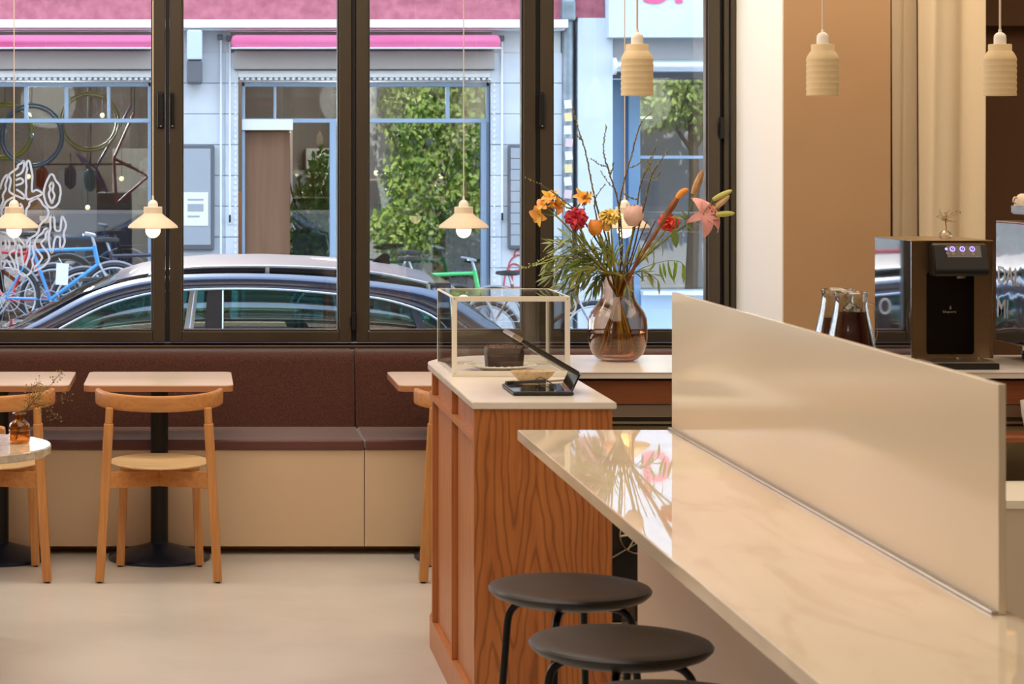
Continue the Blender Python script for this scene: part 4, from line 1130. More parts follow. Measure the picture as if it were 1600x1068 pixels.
# stone piers, course by course
def pier(x0, x1, y0, nm='stone_block', step=48, dep=.03):
    y = y0; r = random.Random(int(x0))
    fpart('pier_core', M['dark_grey'], (x0 + 1, x1 - 1, y0, YB0, -.01, .4))
    while y < YB0:
        y2 = min(y + step, YB0)
        fpart(nm, M['fac_stone'], (x0, x1, y + .35, y2 - .35, dep + r.uniform(-.003, .003), .008), bev=.006)
        y = y2
pier(238, 352, 82); pier(782, 878, 82)
pier(352, 372, 82, dep=.05); pier(766, 782, 82, dep=.05)
for xx in (366.5, 770):
    b = MB()
    y = 130
    while y < YB0: fbox(b, xx, xx + 2.4, y, y + 4.5, .062, 0); y += 9
    o = b.build('dentil_column', M['fac_trim'], bl); o['kind'] = 'stuff'
pier(-360, -330, 82)
# shop windows
def shopfront(x0, x1, mull, bar=(185, 191.5), frame=M['fac_blue'], low=None, top=128, glz=True):
    fpart('window_frame', frame, (x0, x0 + 5, top, YB0, -.08, .14), (x1 - 5, x1, top, YB0, -.08, .14), (x0, x1, top, top + 7, -.08, .14), (x0, x1, bar[0], bar[1], -.07, .14), (x0, x1, YB0 - 60, YB0, -.08, .16), bev=.006)
    for m0, m1 in mull: fpart('mullion', frame, (m0, m1, top + 7, bar[0], -.08, .13), bev=.006)
    xs_ = [x0 + 5] + [q for m_ in mull for q in m_] + [x1 - 5]
    for q in range(0, len(xs_), 2): fpart('glass_pane', M['shop_pane'], (xs_[q], xs_[q + 1], top + 7, bar[0], -.115, .12), smooth=False)
shopfront(-326, 236, [(-250, -245), (-180, -172), (-110, -105), (-34, -28), (37, 43), (100, 106.5), (167, 172)])
fpart('glass_pane', M['shop_pane'], (-321, 231, 191.5, YB0 - 60, -.115, .12), smooth=False)
shopfront(378, 766, [(428, 432), (570, 574), (698, 704)])
fpart('door', M['brown_door'], (380, 455, 205, YB0, -.20, .24), (380, 455, 192, 205, -.19, .24), bev=.01)
fpart('door_frame', M['fac_trim'], (378, 458, 186, 203, -.05, .1), bev=.006)
fpart('window_post', M['fac_blue'], (516, 526, 191, YB0, -.06, .14), (753, 762, 191, YB0, -.06, .14), bev=.006)
fpart('glass_pane', M['shop_pane'], (458, 516, 191.5, YB0 - 60, -.115, .12), smooth=False)
fpart('glass_pane', M['shop_pane'], (526, 753, 191.5, YB0 - 60, -.115, .12), smooth=False)
# rooms behind
for x0, x1 in ((-340, 240), (372, 770)):
    b = MB(); X0, X1 = fx(x0), fx(x1)
    b.box(X0, X1, YF + 3.6, YF + 3.7, ZG, fz(105)); b.box(X0 - .1, X0, YF + .3, YF + 3.7, ZG, fz(105)); b.box(X1, X1 + .1, YF + .3, YF + 3.7, ZG, fz(105))
    b.box(X0, X1, YF + .3, YF + 3.7, fz(108), fz(105)); b.box(X0, X1, YF + .2, YF + 3.7, ZG - .05, ZG + .02)
    b.build('shop_room', M['shop_in'], bl)
    for q in range(6):
        xa = X0 + (X1 - X0) * (q + .5) / 6
        b = MB(); b.box(xa - .22, xa + .22, YF + 3.3, YF + 3.6, ZG, 1.2 + .25 * (q % 3), .01); b.build('shelf_unit', (M['brown_door'], M['dark_grey'], M['fac_grey'])[q % 3], bl)
# lamp box, conduits, notice board, louvre board
fpart('sign_box', mat('grey_sign_box', srgb(196, 208, 222), .3), (292, 316, 50, 96, .40, -.05), bev=.02)
fpart('sign_box_base', M['dark_grey'], (292, 316, 96.5, 132, .38, -.05), bev=.02)
for x_, y0, y1 in ((345, 56, 470), (359, 66, 350), (783, 66, 345)):
    fpart('conduit', M['fac_trim'], (x_ - 1.6, x_ + 1.6, y0, y1, .075, -.045), bev=.004)
for x_, y_ in ((344, 58), (357, 60), (782, 60)):
    fpart('junction_box', M['dark_grey'], (x_ - 4, x_ + 4, y_ - 4, y_ + 5, .10, -.03), bev=.006)
fpart('cable_end', M['black'], (357.5, 360.5, 335, 347, .09, -.05), (781.5, 784.5, 332, 344, .09, -.05), bev=.004)
fpart('notice_board', M['dark_grey'], (262, 335, 226, 390, .10, -.03), bev=.02)
nb = fpart('board_face', M['louvre'], (266, 329, 232, 382, .106, -.09), bev=.004)
pp = fpart('paper_notice', M['fac_trim'], (287, 325, 300, 352, .111, -.1))
fpart('printed_line', M['louvre'], (293, 318, 310, 313, .1125, -.11), parent=pp); fpart('printed_line', M['louvre'], (293, 318, 318, 330, .1125, -.11), parent=pp); fpart('printed_line', M['louvre'], (293, 312, 336, 339, .1125, -.11), parent=pp)
fpart('meter_board', M['dark_grey'], (792, 836, 226, 389, .09, -.03), bev=.02)
for k in range(9):
    fpart('board_slat', M['louvre'], (796, 836, 231 + k * 17, 231 + k * 17 + 16, .096, -.08), bev=.003)
# red graffiti on the pier
M['graffiti'] = mat('red_spray_paint', srgb(186, 84, 92), .7)
for ln in ([(786, 447), (790, 425), (797, 424), (799, 446), (808, 448), (816, 447), (812, 425), (802, 424), (799, 440)], [(790, 424), (800, 412), (812, 416), (806, 424), (794, 420), (798, 405), (810, 398), (820, 402)], [(802, 400), (806, 391), (820, 388), (830, 392)], [(786, 447), (800, 449), (822, 447)]):
    b = MB(); b.tube(bez([Vector((fx(x), YF - .036, fz(y))) for x, y in ln], 5), .0085, 5); b.build('graffiti_line', M['graffiti'], bl)
# downpipe with stickers
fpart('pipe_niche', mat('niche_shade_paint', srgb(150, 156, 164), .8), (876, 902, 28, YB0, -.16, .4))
b = MB(); b.lathe([(.0, 0), (.058, 0), (.058, 6.5), (0, 6.5)], (fx(886), YF - .02, ZG), 20); dp = b.build('downpipe', M['pipe'], bl)
fpart('pipe_bracket', M['pipe'], (874, 897, 0, 34, .14, -.02), bev=.03, parent=None)
r = random.Random(4)
for k in range(9):
    y_ = 163 + k * 20
    m_ = (M['fac_trim'], mat('sticker', srgb(*((228, 220, 236), (236, 214, 160), (206, 214, 228), (220, 196, 200))[k % 4]), .6))[k % 2]
    b = MB(); x_ = 886 + r.uniform(-1.2, 1.2)
    b.obox((fx(x_), YF - .083, fz(y_)), (.072, .004, .085), (0, r.uniform(-.15, .15), 0)); b.build('sticker', m_, dp, smooth=False)
done()
# lights in the shops
for x_, y_, dd in ((44, 276, 1.6), (142, 272, 1.4), (190, 279, 2.2), (137, 324, 1.8), (588, 270, 1.5), (689, 275, 1.2), (678, 292, 2.4), (45, 180, 2.0), (160, 180, 2.4)):
    Yq = YF + dd
    t = thing('shop_lamp', {44: 'small lit shop bulb above the helmets, beside the red one', 142: 'small lit shop bulb at the teal helmet', 190: 'small lit shop bulb right of the helmets', 137: 'small lit shop bulb low over the blue bicycle', 588: 'small lit shop bulb at the left of the plant filled shop window', 689: 'small lit shop bulb in the middle of the plant filled shop window', 678: 'small lit shop bulb just below the middle one in the plant filled window', 45: 'small lit shop bulb in the transom at the left edge', 160: 'small lit shop bulb in the second transom'}[x_], 'lamp', P(x_, y_, Yq), 'bulbs lit inside the bicycle shop')
    b = MB(); b.sphere(P(x_, y_, Yq), .028, 2); b.build('bulb', M['bulb'], t)
    b = MB(); b.tube([P(x_, y_, Yq) + Vector((0, 0, .025)), Vector((P(x_, y_, Yq).x, Yq, fz(109)))], .004, 5); b.build('cord', M['black'], t)
    done()
light('shop_light', 'POINT', (fx(60), YF + 1.6, 2.2), 260, (1, .92, .84), .3)
light('shop_light', 'POINT', (fx(560), YF + 1.6, 2.2), 240, (1, .92, .84), .3)
light('shop_light', 'POINT', (fx(1080), YF + 2.4, 2.2), 60, (1, .92, .8), .3)

# white building to the right
wb = thing('white_building', 'white building across the street with light blue door and grey awning tube', 'building', (fx(950), YF, ZG))
bl_save = bl; bl = wb
M['wb_white'] = mat('white_render', srgb(212, 220, 230), .8, col2=srgb(202, 212, 222), scale=2)
M['blue_door'] = mat('blue_door_paint', srgb(122, 156, 188), .45, col2=srgb(112, 146, 180), scale=2)
M['base_blue'] = mat('pale_blue_base', srgb(176, 200, 226), .7)
fpart('upper_wall', M['wb_white'], (945, 2400, -1400, 60, .22, .4))
fpart('pier', M['wb_white'], (901, 956, 28.5, YB0, .06, .4), bev=.01)
fpart('soffit_band', mat('soffit_grey', srgb(176, 178, 184), .8), (950, 2400, 60, 96, -.02, .4))
b = MB(); b.tube([Vector((fx(956), YF - .08, fz(104))), Vector((fx(2000), YF - .08, fz(104)))], .058, 20); at_ = b.build('awning_tube', mat('silver_awning', srgb(214, 224, 236), .3, metal=.4), wb)
b = MB(); b.tube([Vector((fx(955), YF - .08, fz(104))), Vector((fx(960), YF - .08, fz(104)))], .085, 20); b.build('tube_cap', M['fac_trim'], at_)
fpart('lintel', M['dark_grey'], (956, 2000, 96, 121, -.12, .4))
fpart('door', M['blue_door'], (956, 992, 121, YB0, -.42, .46), bev=.01)
fpart('door_frame', M['blue_door'], (992, 1011, 118, YB0, -.34, .46), (956, 959, 118, YB0, -.34, .46), bev=.01)
fpart('door_panel', mat('door_glass_strip', srgb(150, 176, 200), .2), (959, 967, 170, 440, -.41, .425))
fpart('window_frame', M['fac_blue'], (1011, 1600, 243, 248, -.36, .46), (1011, 1600, 455, 462, -.36, .46), bev=.006)
fpart('window_frame', M['fac_trim'], (1128, 1134, 118, 460, -.36, .46), (1300, 1306, 118, 460, -.36, .46), bev=.006)
for x0, x1 in ((1011, 1128), (1134, 1300), (1306, 1600)):
    for y0, y1 in ((121, 243), (248, 455)):
        fpart('glass_pane', M['shop_pane'], (x0, x1, y0, y1, -.40, .41), smooth=False)
fpart('base_wall', M['base_blue'], (1011, 2000, 462, YB0, -.30, .5), bev=.01)
fpart('window_sill', M['fac_trim'], (1011, 1640, 457, 463, -.2, .4), bev=.006)
b = MB(); b.box(fx(1000), fx(1700), YF + 3.4, YF + 3.5, ZG, fz(110)); b.box(fx(1000), fx(1005), YF + .5, YF + 3.5, ZG, fz(110)); b.box(fx(1700), fx(1706), YF + .5, YF + 3.5, ZG, fz(110)); b.box(fx(1000), fx(1700), YF + .45, YF + 3.5, fz(116), fz(110)); b.box(fx(1000), fx(1700), YF + .45, YF + 3.5, ZG - .05, ZG + .02)
b.build('room', M['shop_in'], wb)
b = MB(); b.box(fx(1010), fx(1160), YF + 1.6, YF + 2.2, ZG, fz(372), .01); b.build('shop_counter', M['fac_grey'], wb)
b = MB(); b.box(fx(1012), fx(1078), YF + 1.5, YF + 1.9, fz(335), fz(283), .02); b.build('oven_box', M['dark_grey'], wb)
b = MB(); b.box(fx(1018), fx(1068), YF + 1.49, YF + 1.5, fz(325), fz(290), .01); b.build('oven_window', M['black_gloss'], wb)
b = MB(); b.box(fx(1012), fx(1160), YF + 1.45, YF + 1.95, fz(345), fz(338), .01); b.build('shelf_board', M['fac_trim'], wb)
b = MB(); b.box(fx(1022), fx(1082), YF + 2.0, YF + 2.12, fz(180.5), fz(176), .01); b.build('strip_light', mat('strip_light_glow', (1, .95, .85), .4, emit=(1, .95, .85), estr=2.2), wb)
M['sign_pink'] = mat('sign_pink', srgb(232, 96, 142), .5)
Ms = Matrix.Translation(Vector((fx(994), YF - .225, fz(6))) - Vector(wb.location)) @ Matrix.Rotation(PI / 2, 4, 'X')
textmesh('br', .62, .01, M['sign_pink'], 'sign_lettering', wb, Ms, bold=.006)
done(); bl = bl_save

# ================================================================ bicycle shop contents
M['rubber'] = mat('tyre_rubber', srgb(46, 46, 52), .7)
M['alu'] = mat('bicycle_alloy', srgb(190, 196, 206), .35, metal=.7)
def cmat(n_, c): return M.setdefault(n_, mat(n_, srgb(*c), .35, coat=.3))
def ring(c, r, tr, seg=36, ax=0):
    return [Vector((c[0] + r * math.cos(2 * PI * q / seg), c[1], c[2] + r * math.sin(2 * PI * q / seg))) for q in range(seg + 1)]
def wheel(parent, c, r, rim=None, spokes=18, tyre=True):
    if tyre:
        b = MB(); b.tube(ring(c, r, 0), .02, 8, cap=False); w_ = b.build('tyre', M['rubber'], parent)
    b = MB(); b.tube(ring(c, r - .028, 0), .011, 8, cap=False); w2 = b.build('rim', rim or M['alu'], parent)
    b = MB()
    for q in range(spokes):
        a_ = 2 * PI * q / spokes; b.tube([Vector((c[0] + .02 * math.cos(a_ + .4), c[1] + (.02 if q % 2 else -.02), c[2] + .02 * math.sin(a_ + .4))), Vector((c[0] + (r - .03) * math.cos(a_), c[1], c[2] + (r - .03) * math.sin(a_)))], .0022, 3)
    b.lathe([(0, -.03), (.02, -.03), (.02, .03), (0, .03)], c, 12, rot=Matrix.Rotation(PI / 2, 3, 'X'))
    b.build('spokes', M['alu'], parent)
def bicycle(cx, Y, label, fr, seat='black', rim=None, R=.31, flip=1, tag_=True, tilt=0):
    z = ZG + R + .02
    t = thing('bicycle', label, 'bicycle', (cx, Y, ZG), 'bicycles parked before the shop')
    s = flip
    rw = Vector((cx - s * .50, Y, z)); fw_ = Vector((cx + s * .52, Y, z)); bbk = Vector((cx - s * .08, Y, z - .02))
    sc_ = Vector((cx - s * .24, Y, z + .44)); ht = Vector((cx + s * .34, Y, z + .46)); hb = Vector((cx + s * .38, Y, z + .32))
    wheel(t, rw, R, rim); wheel(t, fw_, R, rim)
    b = MB()
    for p, q, r_ in ((sc_, ht, .017), (bbk, hb, .02), (bbk, sc_ + Vector((-s * .02, 0, .05)), .017), (hb - Vector((s * .01, 0, .02)), ht + Vector((-s * .01, 0, .03)), .021)): b.tube([p, q], r_, 10)
    for dy in (-.04, .04): b.tube([rw + Vector((0, dy, 0)), bbk], .009, 6); b.tube([rw + Vector((0, dy, 0)), sc_], .008, 6)
    b.build('frame', fr, t)
    b = MB()
    for dy in (-.045, .045): b.tube([hb + Vector((0, dy * .6, 0)), fw_ + Vector((-s * .02, dy, .1)), fw_ + Vector((0, dy, 0))], .012, 8)
    b.build('fork', M['alu'], t)
    b = MB(); b.tube([ht + Vector((0, 0, .02)), ht + Vector((-s * .03, 0, .12))], .014, 8)
    b.tube(bez([ht + Vector((-s * .10, -.26, .14)), ht + Vector((-s * .02, -.12, .13)), ht + Vector((0, 0, .12)), ht + Vector((-s * .02, .12, .13)), ht + Vector((-s * .10, .26, .14))], 5), .011, 8); b.build('handlebar', M['alu'], t)
    b = MB(); b.tube([sc_, sc_ + Vector((-s * .05, 0, .14))], .012, 8); b.build('seat_post', M['alu'], t)
    b = MB(); b.lathe([(0, 0), (.6, 0), (1, .35), (.9, 1), (.4, 1.15), (0, 1.15)], sc_ + Vector((-s * .05, 0, .135)), 18, sx=.13, sy=.065, rot=Matrix.Diagonal((1, 1, .04))); b.build('saddle', M['black_matt'], t)
    b = MB(); b.lathe([(.085, -.004), (.095, -.004), (.095, .004), (.085, .004), (.085, -.004)], bbk + Vector((0, -.05, 0)), 28, rot=Matrix.Rotation(PI / 2, 3, 'X'))
    b.bar(bbk + Vector((0, -.06, 0)), bbk + Vector((s * .10, -.06, -.13)), .018, .012); b.bar(bbk + Vector((0, .06, 0)), bbk + Vector((-s * .10, .06, .13)), .018, .012); b.build('crank', M['alu'], t)
    for p in (bbk + Vector((s * .10, -.10, -.13)), bbk + Vector((-s * .10, .10, .13))):
        b = MB(); b.box(p.x - .04, p.x + .04, p.y - .045, p.y + .045, p.z - .01, p.z + .01, .004); b.build('pedal', M['black_matt'], t)
    for c_ in (rw, fw_):
        b = MB(); b.tube([Vector((c_[0] + (R + .03) * math.cos(a), Y, c_[2] + (R + .03) * math.sin(a))) for a in [PI * (.15 + .75 * q / 14) for q in range(15)]], .012, 6); b.build('mudguard', M['alu'], t)
    done(); return t
YBK = 21.6
def bkx(x): return px(x, YBK)
tb1 = bicycle(bkx(92), YBK, 'light blue bicycle with alloy fork parked before the left shop window', cmat('sky_blue_frame', (70, 150, 214)))
for ob in [tb1]: ob.location.z += .40; 
bicycle(bkx(-4), YBK + .5, 'red framed bicycle behind the window lettering at the left edge', cmat('red_frame', (196, 50, 56)), flip=-1).location.z += .36
bicycle(bkx(212), YBK + .45, 'dark bicycle behind the car bonnet between blue bicycle and pier', cmat('dark_frame', (60, 60, 76)), rim=M['fac_trim']).location.z += .33
bicycle(bkx(200), YBK - .9, 'teal bicycle seen through the windows of the parked car', cmat('teal_frame', (40, 150, 150)), R=.33)
bicycle(bkx(690), YBK + .2, 'bright green bicycle at the right of the plant filled shop window', cmat('green_frame', (70, 196, 110))).location.z += .16
bicycle(bkx(600), YBK + .7, 'grey bicycle behind the rear of the parked car', cmat('grey_frame', (120, 124, 132)), flip=-1).location.z += .20
bicycle(bkx(850), YBK + .3, 'brown tyred bicycle leaning by the grey meter board', cmat('brown_frame', (120, 96, 70))).location.z += .02
# white tag on the blue bicycle
b = MB(); b.obox(P(97, 428, YBK - .12), (.115, .004, .20), (0, .05, 0)); b.tube([P(97, 412, YBK - .12), P(92, 403, YBK - .1)], .003, 5)
solo('price_tag', b, M['fac_trim'], 'blank white price card hung on the wheel of the blue bicycle', 'tag', P(97, 428, YBK - .12))
# rack the bicycles stand on
b = MB(); b.box(bkx(-150), bkx(260), YBK - .22, YBK + .75, ZG, ZG + .06, .01); 
for q in range(8): b.box(bkx(-140 + q * 55), bkx(-136 + q * 55), YBK - .2, YBK + .7, ZG + .06, ZG + .385, .005)
for q in (-.1, .6): b.box(bkx(-150), bkx(260), YBK + q, YBK + q + .05, ZG + .34, ZG + .385, .005)
solo('bicycle_rack', b, M['dark_grey'], 'grey steel rack under the bicycles of the left shop', 'rack', (bkx(60), YBK, ZG))
b = MB(); b.box(bkx(500), bkx(760), YBK - .1, YBK + 1.0, ZG, ZG + .15, .01)
solo('display_plinth', b, M['dark_grey'], 'low grey plinth under the green bicycle', 'plinth', (bkx(640), YBK, ZG))
# hanging wheels, frames and helmets inside
def hang_wheel(x, y, rpx, Yq, m_, lab, tilt=0):
    c = P(x, y, Yq); t = thing('hanging_wheel', lab, 'bicycle wheel', c, 'wheels hung in the shop window')
    wheel(t, c, rpx * Yq / F, m_, 16, tyre=False)
    b = MB(); b.tube(ring(c, rpx * Yq / F, 0), .012, 8, cap=False); b.build('tyre', m_, t)
    b = MB(); b.tube([c + Vector((0, 0, rpx * Yq / F)), Vector((c.x, Yq, fz(109)))], .004, 5); b.build('hook_wire', M['black'], t)
    done()
hang_wheel(50, 212, 49, YF + .55, cmat('blue_rim', (96, 150, 190)), 'blue rimmed wheel hung in the left shop window')
hang_wheel(140, 190, 46, YF + .75, cmat('yellow_rim', (196, 184, 122)), 'pale yellow rimmed wheel hung in the left shop window')
hang_wheel(8, 205, 44, YF + .9, cmat('lime_rim', (190, 190, 60)), 'lime rimmed wheel hung at the left edge of the shop window')
hang_wheel(630, 330, 40, YF + 1.1, cmat('black_rim', (60, 60, 64)), 'black wheel hung inside the plant filled shop window')
def hang_frame(pts_, Yq, m_, lab):
    c = P(*pts_[0], Yq); t = thing('hanging_frame', lab, 'bicycle frame', c, 'frames hung in the shop window')
    b = MB()
    for i in range(len(pts_) - 1): b.tube([P(*pts_[i], Yq), P(*pts_[i + 1], Yq)], .014, 8)
    b.build('tubes', m_, t); b = MB(); b.tube([P(*pts_[0], Yq), Vector((c.x, Yq, fz(109)))], .004, 5); b.build('hook_wire', M['black'], t)
    done()
hang_frame([(210, 175), (178, 247), (182, 318), (232, 275), (178, 247), (205, 262)], YF + .5, cmat('pink_red_frame', (216, 84, 100)), 'pink red bicycle frame hung at the right of the left shop window')
hang_frame([(205, 165), (150, 262), (168, 300), (120, 240), (150, 262)], YF + .95, cmat('violet_frame', (110, 104, 160)), 'violet bicycle frame hung in the left shop window')
def helmet(x, y, m_, lab, Yq=YF + .7):
    c = P(x, y, Yq); t = thing('helmet', lab, 'helmet', c, 'helmets hung in the shop window')
    b = MB(); b.sphere(c, .085, 3, (.72, .8, 1.45))
    for q in range(-2, 3): b.tube([c + Vector((q * .025, -.075 + abs(q) * .01, .09)), c + Vector((q * .028, -.080 + abs(q) * .012, 0)), c + Vector((q * .025, -.07 + abs(q) * .01, -.09))], .008, 5)
    b.build('shell', m_, t); b = MB(); b.tube([c + Vector((0, 0, .12)), c + Vector((0, 0, .26))], .004, 5); b.build('strap', M['black'], t); done()
helmet(66, 278, cmat('red_helmet', (226, 90, 62)), 'orange red helmet hung in the left shop window')
helmet(110, 277, cmat('grey_helmet', (120, 122, 146)), 'grey violet helmet hung in the left shop window')
helmet(141, 281, cmat('teal_helmet', (110, 160, 166)), 'teal helmet hung in the left shop window')
b = MB(); b.box(px(20, YF + .7), px(205, YF + .7), YF + .66, YF + .74, pz(258, YF + .7), pz(255, YF + .7))
solo('helmet_rail', b, M['dark_grey'], 'thin grey rail holding the hanging helmets', 'rail', P(110, 257, YF + .7))
def figure_box(x0, x1, y0, y1, Yq, m_, nm, lab, cat, bev=.03):
    b = MB(); b.box(px(x0, Yq), px(x1, Yq), Yq, Yq + .35, pz(y1, Yq), pz(y0, Yq), bev)
    b.box(px(x0 + 3, Yq), px(x1 - 3, Yq), Yq - .01, Yq, pz(y1 - 4, Yq), pz((y0 + y1) / 2, Yq), .005)
    solo(nm, b, m_, lab, cat, P((x0 + x1) / 2, y1, Yq))
figure_box(150, 205, 300, YB0 - 20, YF + 1.3, M['dark_grey'], 'dark_cabinet', 'dark cabinet inside the left shop right of the bicycles', 'cabinet')
figure_box(470, 512, 300, YB0 - 18, YF + .8, M['fac_trim'], 'white_cabinet', 'white glass fronted cabinet inside the shop beside the brown door', 'cabinet')
figure_box(575, 625, 280, YB0 - 18, YF + 1.5, M['brown_door'], 'wooden_cabinet', 'brown wooden cabinet inside the plant filled shop window', 'cabinet')
figure_box(700, 745, 320, YB0 - 18, YF + 1.9, M['fac_grey'], 'beige_cabinet', 'beige cabinet inside the plant filled shop window', 'cabinet')

# ================================================================ leafy plants and trees
def leaf_cloud(nm, m_, parent, blobs, n_, size, seed):
    r = random.Random(seed); V_ = []; F_ = []
    tot = sum(q[3] for q in blobs)
    for cx, cy, cz, wgt, rx, ry, rz in blobs:
        for _ in range(int(n_ * wgt / tot)):
            while True:
                d = Vector((r.uniform(-1, 1), r.uniform(-1, 1), r.uniform(-1, 1)))
                if .1 < d.length < 1: break
            d *= r.uniform(.7, 1.0) ** .5
            c = Vector((cx + d.x * rx, cy + d.y * ry, cz + d.z * rz)) - ORG
            e = Euler((r.uniform(0, 6.3), r.uniform(0, 6.3), r.uniform(0, 6.3))).to_matrix(); s_ = size * r.uniform(.6, 1.25)
            i0 = len(V_)
            for p in ((-.5, 0, 0), (0, -.28, .06), (.5, 0, 0), (0, .28, .06)): V_.append(c + e @ Vector(p) * s_)
            F_.append((i0, i0 + 1, i0 + 2, i0 + 3))
    me = bpy.data.meshes.new(nm); me.from_pydata(V_, [], F_); me.materials.append(m_)
    o = bpy.data.objects.new(nm, me); C.objects.link(o); o.parent = parent; o['kind'] = 'stuff'; return o
M['leaf_tree'] = mat('tree_leaf', srgb(188, 208, 112), .5, col2=srgb(132, 168, 82), scale=2.5)
M['leaf_shop'] = mat('shop_plant_leaf', srgb(120, 176, 60), .45, col2=srgb(84, 140, 50), scale=5)
M['bark'] = mat('bark', srgb(92, 78, 62), .9)
def tree(x, y, blobs, label, n_=7000, size=.13, seed=1, r0=.10):
    t = thing('street_tree', label, 'tree', (x, y, ZG), 'trees on the cafe side of the street')
    top = sum((Vector(q[:3]) * q[3] for q in blobs), Vector()) / sum(q[3] for q in blobs)
    b = MB(); b.tube(bez([Vector((x, y, ZG)), Vector((x + .05, y, 1.2)), Vector((x, y, 2.4)), top], 6), [r0 * (1 - .6 * i / 18) for i in range(19)], 10)
    for q in blobs:
        b.tube([Vector((x, y, max(1.0, q[2] - .9))), Vector(q[:3])], .03, 6)
    b.build('trunk', M['bark'], t)
    leaf_cloud('foliage', M['leaf_tree'], t, blobs, n_, size, seed)
    done()
tree(3.7, 11.6, [(3.7, 11.7, 4.2, 3, 1.3, .9, 1.1), (3.2, 11.7, 2.3, 1.6, .45, .5, .7), (4.0, 11.8, 2.2, 1.6, .6, .5, .9), (3.5, 11.7, 1.3, 1.4, .7, .45, .6), (3.2, 11.7, .5, 1.2, .6, .45, .5), (4.2, 11.7, 1.0, .9, .5, .45, .6), (4.4, 11.8, 3.0, 1.2, .6, .5, .7), (3.0, 11.8, 3.3, 1.5, .6, .6, .8)], 'leafy street tree outside the cafe, mirrored in the shop glass opposite', 11000, .12, 3)
tree(7.6, 11.8, [(7.6, 11.8, 4.6, 3, 1.8, 1.0, 1.5), (7.0, 11.8, 2.6, 1.4, .8, .6, .7), (8.1, 11.8, 2.5, 1.4, .8, .6, .8)], 'second leafy street tree farther right outside the cafe, behind the tan wall', 7000, .14, 5)
def standin_plant(x, Y, z, h, label, seed, w_=.22, n_=900):  # added plants stand in for tree greens mirrored in the shop glass
    t = thing('standin_plant', label, 'plant', (x, Y, z), 'plants standing in for green mirrored in the shop glass')
    b = MB(); b.lathe([(0, 0), (.10, 0), (.13, .22), (.125, .22), (.10, .2), (0, .2)], (x, Y, z), 24); b.build('pot', M['fac_grey'], t)
    b = MB(); rr_ = random.Random(seed)
    for q in range(4): b.tube(bez([Vector((x, Y, z + .18)), Vector((x + rr_.uniform(-.1, .1), Y, z + h * .5)), Vector((x + rr_.uniform(-w_, w_), Y + rr_.uniform(-.1, .1), z + h * .9))], 5), .009, 6)
    b.build('stems', M['bark'], t)
    leaf_cloud('foliage', M['leaf_shop'], t, [(x, Y, z + h * .62, 2, w_, .2, h * .34), (x + w_ * .5, Y, z + h * .85, 1, w_ * .8, .18, h * .2), (x - w_ * .4, Y, z + h * .45, 1, w_ * .8, .18, h * .2)], n_, .085, seed)
    done()
standin_plant(px(487, YF + .45), YF + .45, ZG + .03, 2.05, 'tall plant standing in for mirrored green, right of the brown door', 21, .25, 1500)
standin_plant(px(640, YF + .6), YF + .6, ZG + .03, 2.6, 'tall plant standing in for mirrored green, middle of the right shop window', 22, .35, 2200)
standin_plant(px(722, YF + .45), YF + .45, ZG + .03, 2.3, 'bushy plant standing in for mirrored green, right end of the right shop window', 23, .28, 1600)
standin_plant(px(566, YF + .5), YF + .5, ZG + .03, 1.5, 'low plant standing in for mirrored green, left end of the right shop window', 24, .3, 1000)

# ================================================================ parked car
car = thing('estate_car', 'dark navy estate car with roof rails parked outside the windows', 'car', (.35, 13.45, ZG))
M['car_paint'] = mat('navy_car_paint', srgb(44, 52, 78), .25, metal=.4, coat=1.)
M['car_trim'] = mat('satin_chrome', srgb(190, 194, 202), .2, metal=1.)
M['car_dark'] = mat('car_interior', srgb(34, 30, 32), .7)
YC0 = 12.62      # near flank at the belt line
kc = YC0 / F
def cx_(x): return px(x, YC0)
def cz_(y): return pz(y, YC0)
CY = 13.50
HWb = CY - YC0       # half width at belt
# stations: x, belt z, roof-side z, roof-centre z, half width at the roof side
XA, XBk = cx_(-30), cx_(806)
stn = [  # px, roofside py, centre py, half width roofside
    (-30, 536, 533, .80), (40, 504, 500, .72), (120, 461, 457, .66), (180, 442, 430, .63), (215, 434, 419, .62), (260, 427, 411, .615), (330, 423, 405, .615), (420, 422, 404, .615), (500, 425, 407, .61), (580, 431, 412, .60), (640, 439, 420, .59), (688, 447, 432, .58), (720, 459, 453, .60), (760, 490, 486, .66), (806, 527, 524, .76)]
def kk(y, hw): return CAMZ - (y - HY) * (CY - hw) / F
rows = []
for x, rs, rc, hw in stn:
    X_ = cx_(x)
    zr = kk(rs, hw); zc_ = CAMZ - (rc - HY) * (CY) / F * .985
    rows.append((X_, zr, max(zc_, zr + .012), hw))
BELT = cz_(532)
def roofpt(i, v):
    X_, zr, zc2, hw = rows[i]; y = hw * math.sin(v * PI / 2) if False else hw * v
    return Vector((X_, CY + y, zc2 - (zc2 - zr) * abs(v) ** 2.6))
def strip(i0, i1, nm, m_, thick=.02, inset=0.):
    b = MB(); vs = [-1, -.92, -.75, -.5, -.25, 0, .25, .5, .75, .92, 1]
    G = [[b.bm.verts.new(roofpt(i, v * (1 - inset))) for v in vs] for i in range(i0, i1 + 1)]
    for a in range(len(G) - 1):
        for c in range(len(vs) - 1): b.bm.faces.new((G[a][c], G[a + 1][c], G[a + 1][c + 1], G[a][c + 1]))
    return b.build(nm, m_, car, ang=60, solid=thick)
strip(3, 11, 'roof', mat('sky_reflection_roof', srgb(58, 58, 68), .5, metal=.2, coat=.15), .03)  # greyer than the navy paint: sky reflection put into the roof colour
strip(0, 3, 'windscreen', M['car_pane'], .006, .05)
strip(11, 14, 'rear_screen', M['car_pane'], .006, .06)
b = MB(); b.box(cx_(684), cx_(716), CY - .55, CY + .55, rows[11][1] - .01, rows[11][1] + .02, .008); b.build('spoiler', M['car_paint'], car)
